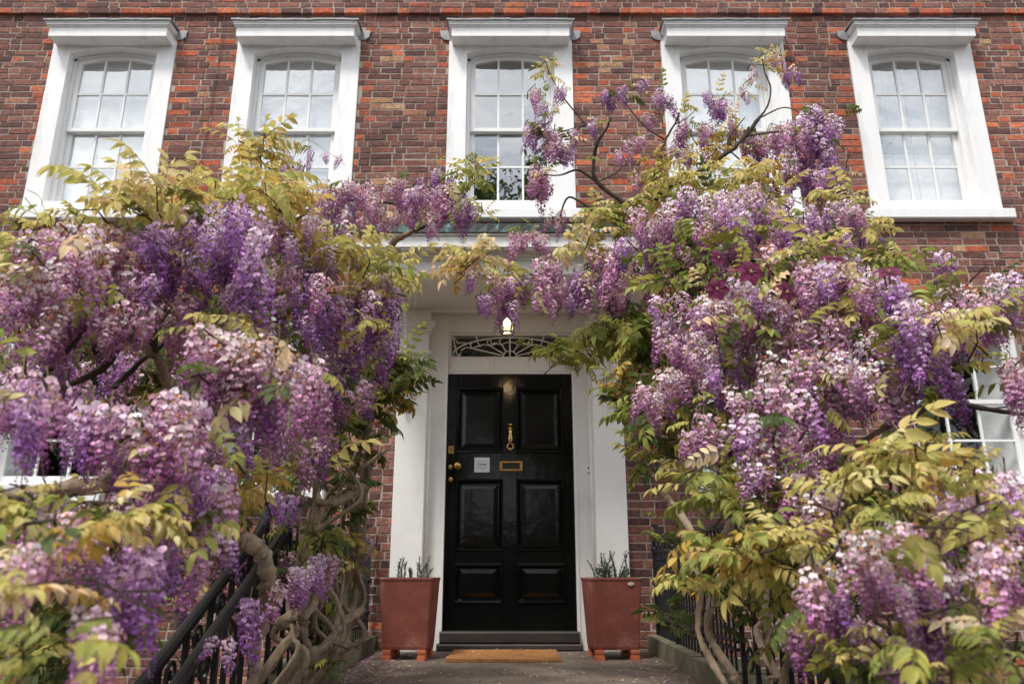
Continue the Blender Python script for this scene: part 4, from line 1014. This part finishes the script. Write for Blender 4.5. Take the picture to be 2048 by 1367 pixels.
# ------------------------------------------------------------------ wisteria with the bare boughs
WR = Plant('wisteria_vine', (1.3, -2.6, GZ), 'wisteria vine laced with clematis, its dark boughs rising across upper windows', 'wisteria')
fl, lv = WR.flowers, WR.leaves
fl(995, 610, 40, 30, 4.3, 11, 'dark,pink', .9, .12); fl(1035, 600, 22, 40, 4.3, 5, 'pink,fresh', .9); fl(936, 572, 16, 14, 4.3, 3, 'fresh', .85, .05)
fl(1150, 575, 90, 45, 4.2, 26, 'fade,pink,pink,fresh', .95, .2); fl(1110, 600, 50, 30, 4.2, 8, 'pink,dark', .95); fl(1235, 600, 45, 30, 4.1, 9, 'pink,dark')
fl(1280, 530, 70, 55, 3.8, 22, 'fade,pink,fresh,dark', 1.0); fl(1390, 450, 90, 35, 3.6, 20, 'fade,fade,fresh', 1.0); fl(1310, 470, 50, 30, 3.7, 9, 'fade,pink'); fl(1490, 445, 65, 35, 3.4, 14, 'fresh,fade')
fl(1490, 645, 85, 40, 2.75, 24, 'fade,fade,fresh', .95, .14); fl(1420, 660, 35, 50, 3.0, 7, 'fade,pink'); fl(1680, 595, 80, 38, 2.75, 22, 'fade,fresh,pink', .95, .15); fl(1640, 640, 50, 40, 3.1, 7, 'dark,pink')
fl(1345, 650, 30, 60, 3.2, 7, 'fresh,pink', .95); fl(1350, 760, 45, 45, 2.9, 10, 'fade,pink,fresh', .9); fl(1300, 820, 35, 30, 3.0, 7, 'pink,fade', .85); fl(1400, 740, 30, 50, 2.8, 5, 'fade,fresh', .9); fl(1425, 790, 20, 40, 2.8, 3, 'fresh', .9)
fl(1620, 810, 125, 55, 2.5, 28, 'fade,fade,pink,fresh', .95, .15); fl(1560, 860, 60, 40, 2.5, 8, 'fade,pink', .9); fl(1720, 780, 60, 50, 2.5, 9, 'fade,fresh', .95); fl(1570, 710, 80, 40, 2.8, 14, 'fade,pink,fresh'); fl(1660, 715, 80, 40, 2.75, 14, 'pink,fade')
fl(1850, 690, 65, 50, 2.5, 13, 'fresh,dark,fresh', .95); fl(1860, 770, 50, 35, 2.6, 8, 'dark', .95); fl(1790, 660, 40, 40, 2.6, 6, 'fresh,dark'); fl(1940, 700, 40, 20, 2.9, 3, 'dark,pink', .9)
fl(1980, 650, 60, 40, 2.7, 9, 'pink,fade', .9); fl(2025, 600, 35, 30, 2.7, 6, 'fresh,fade', .85); fl(1930, 615, 40, 20, 2.9, 4, 'fade', .8); fl(2035, 800, 25, 25, 2.5, 5, 'pink,fade', .85); fl(1915, 810, 40, 15, 2.9, 3, 'pink,dark', .85)
fl(1515, 930, 30, 60, 2.35, 9, 'fade,fresh,fresh', .9, .1); fl(1570, 900, 30, 35, 2.4, 5, 'fade,pink', .85); fl(1375, 905, 18, 26, 2.6, 3, 'pink', .85, .05); fl(1620, 930, 60, 30, 2.6, 6, 'pink,fade', .85)
fl(1790, 1150, 92, 48, 1.7, 20, 'fade,fade,pink', .72, .12); fl(1850, 1215, 85, 28, 1.7, 10, 'fade,fresh', .72, .1); fl(1725, 1170, 35, 40, 1.75, 6, 'fade', .72); fl(1995, 1190, 50, 50, 1.65, 8, 'fade,pink', .7, .1); fl(1930, 1080, 50, 30, 2.0, 4, 'dark,fresh', .8)
fl(1650, 1235, 55, 30, 1.95, 10, 'fade,pink,dark', .8, .1); fl(1830, 1350, 60, 15, 1.8, 4, 'fresh,dark', .7, .06); fl(2010, 1020, 40, 30, 1.9, 3, 'fresh', .8)
# upper sprays
for x, y, n, k, t in ((1078, 385, 5, .85, 'pink'), (1080, 360, 3, .8, 'pink'), (1095, 300, 5, .75, 'pink'), (1120, 320, 4, .7, 'fresh'), (1075, 275, 3, .8, 'fresh'), (1122, 195, 2, .75, 'fresh'), (1076, 205, 1, .65, 'pink'), (1095, 235, 2, .6, 'fresh'), (1192, 265, 1, .75, 'fresh'),
                      (1233, 212, 3, .8, 'dark'), (1285, 180, 1, .5, 'dark'), (1335, 212, 3, .75, 'fresh'), (1268, 300, 2, .85, 'pink'), (1275, 375, 2, .7, 'pink'), (1390, 275, 5, .85, 'pink'), (1445, 225, 3, .8, 'fresh'), (1420, 210, 1, .6, 'dark'),
                      (1548, 140, 2, .7, 'fresh'), (1582, 165, 2, .6, 'dark'), (1510, 155, 1, .6, 'fade'), (1640, 270, 9, .95, 'fresh'), (1625, 315, 4, .95, 'dark'), (1660, 330, 2, 1.0, 'fresh'), (1625, 380, 3, 1.0, 'dark'), (1690, 370, 2, .9, 'fresh'), (1688, 410, 2, .8, 'pink'), (1600, 290, 4, .8, 'pink'),
                      (1500, 300, 3, .8, 'pink'), (1530, 320, 5, .85, 'pink'), (1560, 290, 3, .8, 'pink'), (1720, 470, 4, .8, 'fresh'), (1060, 485, 5, .8, 'pink'), (1110, 450, 2, .6, 'pink'), (1885, 545, 2, .7, 'fresh'), (1300, 250, 2, .6, 'pink'), (1365, 310, 3, .65, 'fresh'), (1420, 320, 3, .7, 'pink'), (1470, 260, 2, .7, 'pink'), (1230, 320, 2, .6, 'pink'), (1490, 200, 1, .5, 'fade'), (1150, 290, 2, .6, 'fresh')):
    fl(x, y, 9 + 5 * n, 6 + 3 * n, 4.45 if x < 1600 else 4.0, n + 1, t, k * 1.1, .08)
    if rnd.random() < .8: lv(x, y - 22, 18, 10, 4.45 if x < 1600 else 4.0, 1, 'ypg', .38, .05, per=4)
fl(1590, 400, 80, 60, 4.0, 22, 'pink,fresh,dark', .85, .25); fl(1560, 490, 95, 40, 3.4, 20, 'pink,dark', .9); fl(1660, 470, 65, 40, 3.5, 14, 'fresh,pink', .85); fl(1450, 520, 60, 30, 3.5, 6, 'dark,pink', .9)
fl(1500, 740, 130, 60, 3.4, 14, 'pink,dark', 1, .3); fl(1750, 700, 120, 60, 3.3, 14, 'pink,dark', 1, .3)
# leaves
lv(1240, 440, 90, 30, 4.4, 11, 'yyg', .95); lv(1200, 500, 70, 35, 4.3, 8, 'yyp', .85); lv(1400, 385, 110, 30, 4.2, 12, 'yyg', .9); lv(1500, 370, 70, 35, 4.1, 9, 'yyo', .9); lv(1340, 330, 40, 35, 4.4, 6, 'yo', .6); lv(1430, 280, 40, 25, 4.4, 4, 'oy', .55)
lv(955, 520, 38, 25, 4.3, 6, 'yyp', .9); lv(910, 545, 25, 12, 4.3, 2, 'oy', .75); lv(1035, 560, 25, 15, 4.4, 3, 'gy', .8); lv(1100, 140, 16, 20, 4.5, 3, 'yp', .5); lv(1530, 115, 18, 16, 4.4, 2, 'py', .4); lv(1560, 125, 18, 10, 4.4, 2, 'yo', .4); lv(1500, 180, 10, 20, 4.4, 1, 'y', .5)
lv(1140, 715, 55, 25, 4.6, 7, 'ggyd', .85); lv(1230, 660, 60, 50, 4.4, 11, 'dgg', 1.0); lv(1290, 700, 50, 60, 4.2, 10, 'dgg', 1.0); lv(1270, 790, 40, 60, 4.2, 7, 'gdo', .9); lv(1330, 850, 60, 60, 3.8, 10, 'dgg', 1.0); lv(1310, 910, 30, 40, 3.9, 3, 'gdy', .85)
lv(1620, 515, 60, 18, 3.0, 3, 'yyg', .85); lv(1700, 640, 40, 12, 2.6, 2, 'yy', .85); lv(1560, 560, 60, 30, 3.1, 6, 'gdg', .8); lv(1785, 545, 60, 30, 3.2, 5, 'gdy', .7); lv(1700, 455, 55, 18, 3.8, 4, 'yy', .85); lv(1640, 400, 50, 25, 4.0, 5, 'yyo', .85); lv(1840, 600, 40, 20, 3.0, 2, 'yg', .8)
lv(1560, 680, 40, 25, 2.8, 3, 'yp', .7); lv(1920, 665, 50, 30, 2.5, 5, 'yyp', .85); lv(2050, 770, 10, 20, 2.4, 1, 'yg', .8); lv(1400, 560, 60, 60, 3.6, 7, 'dg', .9)
lv(1800, 925, 125, 38, 1.95, 8, 'yyyop', .9, .14); lv(1870, 975, 70, 30, 1.95, 4, 'yyg', .9); lv(1720, 970, 65, 35, 2.0, 4, 'yyo', .85); lv(1840, 880, 50, 15, 2.0, 2, 'yy', .85)
lv(1450, 985, 45, 50, 2.6, 5, 'gyg', .9); lv(1480, 1080, 65, 55, 2.35, 6, 'ygo', .85); lv(1565, 1105, 50, 40, 2.2, 5, 'yyog', .85); lv(1390, 1185, 35, 25, 2.6, 3, 'oyg', .7); lv(1510, 1150, 50, 40, 2.3, 3, 'gy', .85); lv(1375, 960, 25, 50, 3.0, 3, 'gyo', .8)
lv(1850, 1030, 120, 40, 1.9, 5, 'yygp', .8, .12); lv(1985, 1030, 55, 40, 1.75, 4, 'yyg', .8); lv(1640, 1080, 50, 40, 2.15, 3, 'yop', .8); lv(2020, 1090, 30, 30, 1.6, 1, 'gy', .75)
lv(1690, 1310, 65, 35, 1.8, 4, 'gyg', .75, .1); lv(1900, 1320, 110, 35, 1.6, 5, 'ygyg', .75, .1); lv(2010, 1280, 40, 60, 1.5, 4, 'ygp', .75); lv(1690, 1330, 50, 30, 2.2, 4, 'gd', .7); lv(1800, 1280, 80, 20, 1.72, 2, 'gy', .7)
lv(1480, 900, 80, 70, 3.4, 9, 'dg', 1.0); lv(1650, 980, 120, 50, 2.9, 9, 'dg', 1.0); lv(1560, 780, 140, 60, 3.4, 9, 'dd', 1.0); lv(1750, 1010, 100, 60, 2.6, 7, 'dg', 1.0); lv(1800, 800, 80, 50, 3.2, 4, 'dg', 1.0); lv(1900, 1180, 140, 100, 2.4, 10, 'dd', 1.0); lv(1690, 1260, 90, 70, 2.6, 6, 'dd', .9); lv(1850, 1330, 150, 40, 2.3, 6, 'dd', .9); lv(1500, 620, 180, 60, 3.7, 9, 'dd', 1.0); lv(1450, 480, 100, 40, 4.0, 6, 'dg', 1.0)
fl(1620, 1040, 60, 50, 2.3, 9, 'fade,pink', .8); fl(1450, 870, 50, 50, 2.7, 8, 'fade,pink', .85); fl(1930, 1010, 60, 40, 2.1, 6, 'fade,pink', .75); fl(1600, 1290, 40, 30, 2.3, 5, 'pink,dark', .75); fl(1760, 1310, 60, 30, 2.0, 6, 'pink,fade', .7); fl(1960, 1310, 60, 40, 1.9, 6, 'pink,fresh', .7)
fl(1400, 520, 60, 50, 3.5, 10, 'fade,pink', .95); fl(1580, 560, 60, 40, 3.2, 8, 'pink,fresh', .9); fl(1740, 720, 60, 60, 2.7, 10, 'fade,pink', .9); fl(1440, 700, 50, 50, 2.9, 8, 'fade,fresh', .9); fl(1800, 800, 60, 40, 2.6, 8, 'fade,pink,dark', .9)
lv(1300, 860, 30, 50, 4.3, 4, 'dgg', .85); lv(1335, 1040, 20, 60, 3.9, 3, 'dg', .7); lv(1430, 1200, 110, 110, 4.3, 10, 'dd', 1.0, .3); lv(1600, 1150, 120, 100, 3.6, 9, 'ddg', 1.0, .3)
BRS = [([(1300, 470, 4.4), (1268, 431, 4.5), (1244, 403, 4.5), (1194, 364, 4.5), (1187, 326, 4.5), (1194, 287, 4.45), (1212, 259, 4.45), (1222, 235, 4.4)], .020, .007),
       ([(1310, 420, 4.4), (1317, 389, 4.4), (1391, 347, 4.4), (1461, 301, 4.35), (1493, 270, 4.35), (1519, 234, 4.35)], .017, .0135),
       ([(1519, 236, 4.35), (1536, 210, 4.35), (1541, 175, 4.35), (1528, 140, 4.35), (1524, 101, 4.35)], .007, .003), ([(1194, 364, 4.5), (1156, 340, 4.5), (1121, 350, 4.45), (1085, 350, 4.4)], .009, .004),
       ([(1268, 431, 4.5), (1216, 431, 4.5), (1180, 417, 4.5), (1159, 403, 4.5), (1135, 396, 4.5), (1121, 438, 4.45), (1145, 470, 4.4), (1165, 490, 4.4)], .008, .006),
       ([(1314, 400, 4.4), (1322, 357, 4.4), (1321, 308, 4.4), (1331, 280, 4.4), (1348, 250, 4.4), (1360, 225, 4.4)], .011, .005), ([(1331, 280, 4.4), (1293, 256, 4.4), (1261, 220, 4.4), (1245, 200, 4.4)], .006, .003),
       ([(1190, 275, 4.45), (1168, 245, 4.5), (1138, 210, 4.5), (1114, 175, 4.5), (1098, 143, 4.5), (1088, 115, 4.5)], .006, .0025), ([(1140, 265, 4.5), (1170, 250, 4.5), (1120, 262, 4.5), (1085, 250, 4.5)], .004, .002),
       ([(1457, 303, 4.35), (1458, 275, 4.35), (1490, 235, 4.35)], .007, .003), ([(1493, 272, 4.35), (1540, 265, 4.3), (1600, 260, 4.2), (1650, 250, 4.1)], .006, .004), ([(1519, 236, 4.35), (1570, 215, 4.3), (1620, 240, 4.2), (1690, 300, 4.1)], .005, .003),
       ([(1391, 347, 4.4), (1405, 325, 4.4), (1415, 305, 4.4)], .005, .002), ([(1380, 352, 4.4), (1420, 345, 4.4), (1440, 330, 4.35)], .005, .002), ([(1194, 364, 4.5), (1225, 350, 4.5), (1245, 330, 4.5), (1225, 300, 4.5)], .005, .003),
       ([(1461, 303, 4.35), (1490, 330, 4.3), (1500, 360, 4.2)], .005, .003), ([(1700, 300, 4.1), (1690, 350, 4.1), (1700, 400, 4.0)], .004, .002), ([(1348, 250, 4.4), (1375, 235, 4.4), (1395, 215, 4.4)], .004, .002),
       ([(1330, 680, 4.6), (1271, 684, 4.75), (1213, 687, 4.8), (1175, 687, 4.8), (1145, 704, 4.8)], .030, .017), ([(1180, 687, 4.8), (1213, 675, 4.75), (1227, 640, 4.7), (1224, 613, 4.7)], .02, .014),
       ([(1300, 820, 4.3), (1260, 825, 4.4), (1238, 832, 4.45)], .014, .009), ([(1420, 620, 3.7), (1380, 540, 3.8), (1340, 480, 4.2), (1300, 440, 4.4)], .03, .02),
       ([(1940, 760, 2.9), (1870, 810, 2.8), (1820, 832, 2.7)], .012, .010), ([(1920, 805, 2.9), (1980, 818, 2.9), (2060, 830, 2.9)], .010, .008), ([(1580, 870, 2.7), (1620, 820, 2.7), (1700, 750, 2.7)], .006, .004),
       ([(1377, 560, 3.4), (1375, 620, 3.35), (1385, 660, 3.3)], .004, .003)]
for pts, a, b in BRS: WR.branch(pts, a, b, mt='bark' if a >= .03 else 'twig')
TR = lambda *a, **k: WR.branch(*a, name='trunk', **k)
TR([(1303, 988, 3.9), (1320, 985, 3.8), (1340, 1000, 3.6), (1365, 1035, 3.5), (1407, 1090, 3.4), (1440, 1110, 3.4), (1480, 1080, 3.5)], .024, .034, wob=.14)
TR([(1372, 1070, 3.5), (1378, 1110, 3.5), (1398, 1150, 3.45), (1399, 1194, 3.4), (1397, 1260, 3.4), (1415, 1306, 3.35), (1448, 1364, 3.3), (1480, 1420, 3.3)], .022, .026, wob=.14)
TR([(1440, 1150, 3.6), (1420, 1210, 3.5), (1417, 1262, 3.5), (1436, 1302, 3.45), (1468, 1347, 3.4), (1500, 1400, 3.4)], .026, .034, wob=.14)
TR([(1540, 1120, 3.3), (1528, 1231, 3.2), (1513, 1262, 3.2), (1531, 1314, 3.15), (1566, 1365, 3.1), (1590, 1400, 3.1)], .022, .032, wob=.14)
TR([(1500, 1180, 3.4), (1540, 1230, 3.25), (1534, 1290, 3.2), (1552, 1350, 3.1), (1560, 1400, 3.1)], .016, .024, wob=.14)
TR([(1440, 1110, 3.4), (1470, 1000, 3.5), (1450, 900, 3.6), (1470, 800, 3.6), (1420, 700, 3.7), (1420, 620, 3.7)], .036, .03, wob=.14)
TR([(1480, 1080, 3.4), (1600, 1000, 3.0), (1700, 900, 2.8), (1800, 840, 2.7)], .028, .014)
TR([(1560, 1380, 3.0), (1600, 1250, 2.8), (1700, 1150, 2.5), (1850, 1080, 2.2)], .02, .01)
WR.finish()

# ------------------------------------------------------------------ clematis growing through the wisteria
CL = Plant('clematis_vine', P(1540, 640, 2.95), 'dark magenta clematis with open star flowers growing through the wisteria', 'clematis')
def clematis(p, r, face):
    mb = MB(); q = Vector(face).to_track_quat('Z', 'Y').to_matrix()
    a0 = rnd.uniform(0, 1)
    for i in range(6):
        a = a0 + i * math.pi / 3 + rnd.gauss(0, .07); u = Vector((math.cos(a), math.sin(a), 0)); w = Vector((-math.sin(a), math.cos(a), 0)); vs = []
        for t, h in ((.06, .10), (.35, .30), (.62, .36), (.85, .2), (1.05, 0)):
            zc = .12 * math.sin(t * 2.6) - .10 * t * t * rnd.uniform(.5, 2); hh = h * r * rnd.uniform(.9, 1.1)
            for s_ in (-1, 0, 1): vs.append(q @ (u * r * t + w * s_ * hh + Vector((0, 0, r * (zc + (.06 if s_ else -.02))))))
        fs = []
        for j in range(4):
            for s_ in range(2): b = j * 3 + s_; fs.append((b, b + 1, b + 4, b + 3))
        k = rnd.uniform(.75, 1.3); mb.add(vs, fs, (.12 * k, .007 * k, .045 * k))
    o = mb.build('flower', M['petal'], CL.root, smooth=True, loc=p - CL.loc)
    ce = MB()
    for i in range(26):
        a, e = rnd.uniform(0, 6.28), rnd.uniform(0, .5); d = q @ Vector((math.cos(a) * e, math.sin(a) * e, 1)) * r * .22
        ce.tube([(0, 0, 0), d], [.0012, .0016], 3, (.55, .45, .22))
    ce.build('stamens', M['petal'], o)
for x, y, r, f in ((1436, 516, .030, (.1, -1, .1)), (1500, 545, .047, (0, -1, .15)), (1434, 578, .040, (-.2, -1, 0)), (1572, 584, .040, (.5, -1, .1)), (1668, 519, .044, (0, -.6, .8)), (1778, 546, .044, (-.2, -.7, .7)), (1538, 540, .032, (.8, -.7, .2))):
    clematis(P(x, y, 2.48), r * 1.08, f)
for i in range(60):
    x, y = rnd.gauss(1520, 110), rnd.gauss(570, 55); CLp = P(x, y, 2.85 + rnd.uniform(-.05, .2))
    CL.leaf(CLp, rnd.uniform(0, 6.28), rnd.gauss(.2, .4), rnd.uniform(.32, .5), rnd.choice('gdg'))
for i in range(26):
    CLp = P(rnd.gauss(1440, 40), rnd.gauss(790, 70), 2.65 + rnd.uniform(-.05, .15)); CL.leaf(CLp, rnd.uniform(0, 6.28), rnd.gauss(.2, .4), rnd.uniform(.3, .45), 'g')
CL.branch([(1560, 1000, 2.9), (1480, 850, 2.7), (1440, 770, 2.7), (1500, 640, 2.85), (1530, 560, 2.85), (1660, 530, 2.85), (1780, 560, 2.85)], .006, .003, mt='twig', name='stem')
CL.finish()

# ------------------------------------------------------------------ tree across the road (seen mirrored in the panes), plus unseen greenery added to dim the porch
def street_tree(x, y, h, seed, label):
    g = random.Random(seed); t = empty('street_tree', (x, y, GZ)); tag(t, label, 'tree', 'trees across the road')
    mb = MB(); mb.tube([(0, 0, -.1), (.1, 0, h * .25), (0, .1, h * .5), (.1, 0, h * .85)], [.28, .22, .16, .05], 10)
    for i in range(9):
        a = i * 2.4; z = h * (.3 + .06 * i); e = h * .26
        mb.tube([(0, 0, z), (math.cos(a) * e * .5, math.sin(a) * e * .5, z + e * .35), (math.cos(a) * e, math.sin(a) * e, z + e * .55)], [.09, .06, .02], 6)
    mb.build('trunk', M['bark'], t, smooth=True)
    cr_ = MB()
    for c in range(44):
        a, e = g.uniform(0, 6.28), g.uniform(.05, .32) * h; zc = h * g.uniform(.22, .98); e *= (1.15 - zc / h * .7); cx_, cy_ = math.cos(a) * e, math.sin(a) * e; rr_ = h * g.uniform(.06, .10)
        for k in range(110):
            v = Vector((g.gauss(0, 1), g.gauss(0, 1), g.gauss(0, .8))) * rr_ * .6; p = Vector((cx_, cy_, zc)) + v
            u = Vector((g.gauss(0, 1), g.gauss(0, 1), g.gauss(0, 1))).normalized() * .24; w = u.orthogonal().normalized() * .16
            cr_.add([p - u, p + w, p + u, p - w], [(0, 1, 2, 3)], (.06 * g.uniform(.6, 1.4), .09 * g.uniform(.6, 1.4), .025))
    cr_.build('crown', M['leaf'], t)['kind'] = 'stuff'
street_tree(1.2, -21, 16.5, 2, 'tallest leafy green tree across the road, mirrored in the middle upper window')
for q_, (x, y, h) in enumerate(((-4.8, -21.5, 10.0), (-10.5, -21, 11.0), (7.2, -21.5, 10.5), (13, -21, 11.5), (-17, -21, 11), (19.5, -21.5, 10.5))):  # unseen row, added to keep low sky light off the door and porch
    street_tree(x, y, h, 10 + q_, 'lower leafy green tree, added in an unseen row to darken the porch')
hd = empty('added_hedge', (0, -18.2, GZ)); tag(hd, 'long dark green hedgerow, added unseen across the road to darken the door', 'added_hedge')  # unseen, added to close the bright gap below the crowns
hb = MB(); g_ = random.Random(5)
for i in range(9000):
    x = g_.uniform(-24, 24); f_ = g_.random()
    p = Vector((x, .62 - abs(g_.gauss(0, .05)), g_.uniform(0, 3.1))) if f_ < .7 else Vector((x, g_.uniform(-.6, .6), 3.1 + g_.gauss(0, .07)))
    u = Vector((g_.gauss(0, 1), g_.gauss(0, .6), g_.gauss(0, 1))).normalized() * .13; w = u.orthogonal().normalized() * .09
    hb.add([p - u, p + w, p + u, p - w], [(0, 1, 2, 3)], (.05 * g_.uniform(.6, 1.4), .08 * g_.uniform(.6, 1.4), .025))
hb.build('added_hedge_leaves', M['leaf'], hd)['kind'] = 'stuff'
MB().box(-24, 24, -.5, .5, -.05, 3.0).build('added_hedge_core', M['twig'], hd)
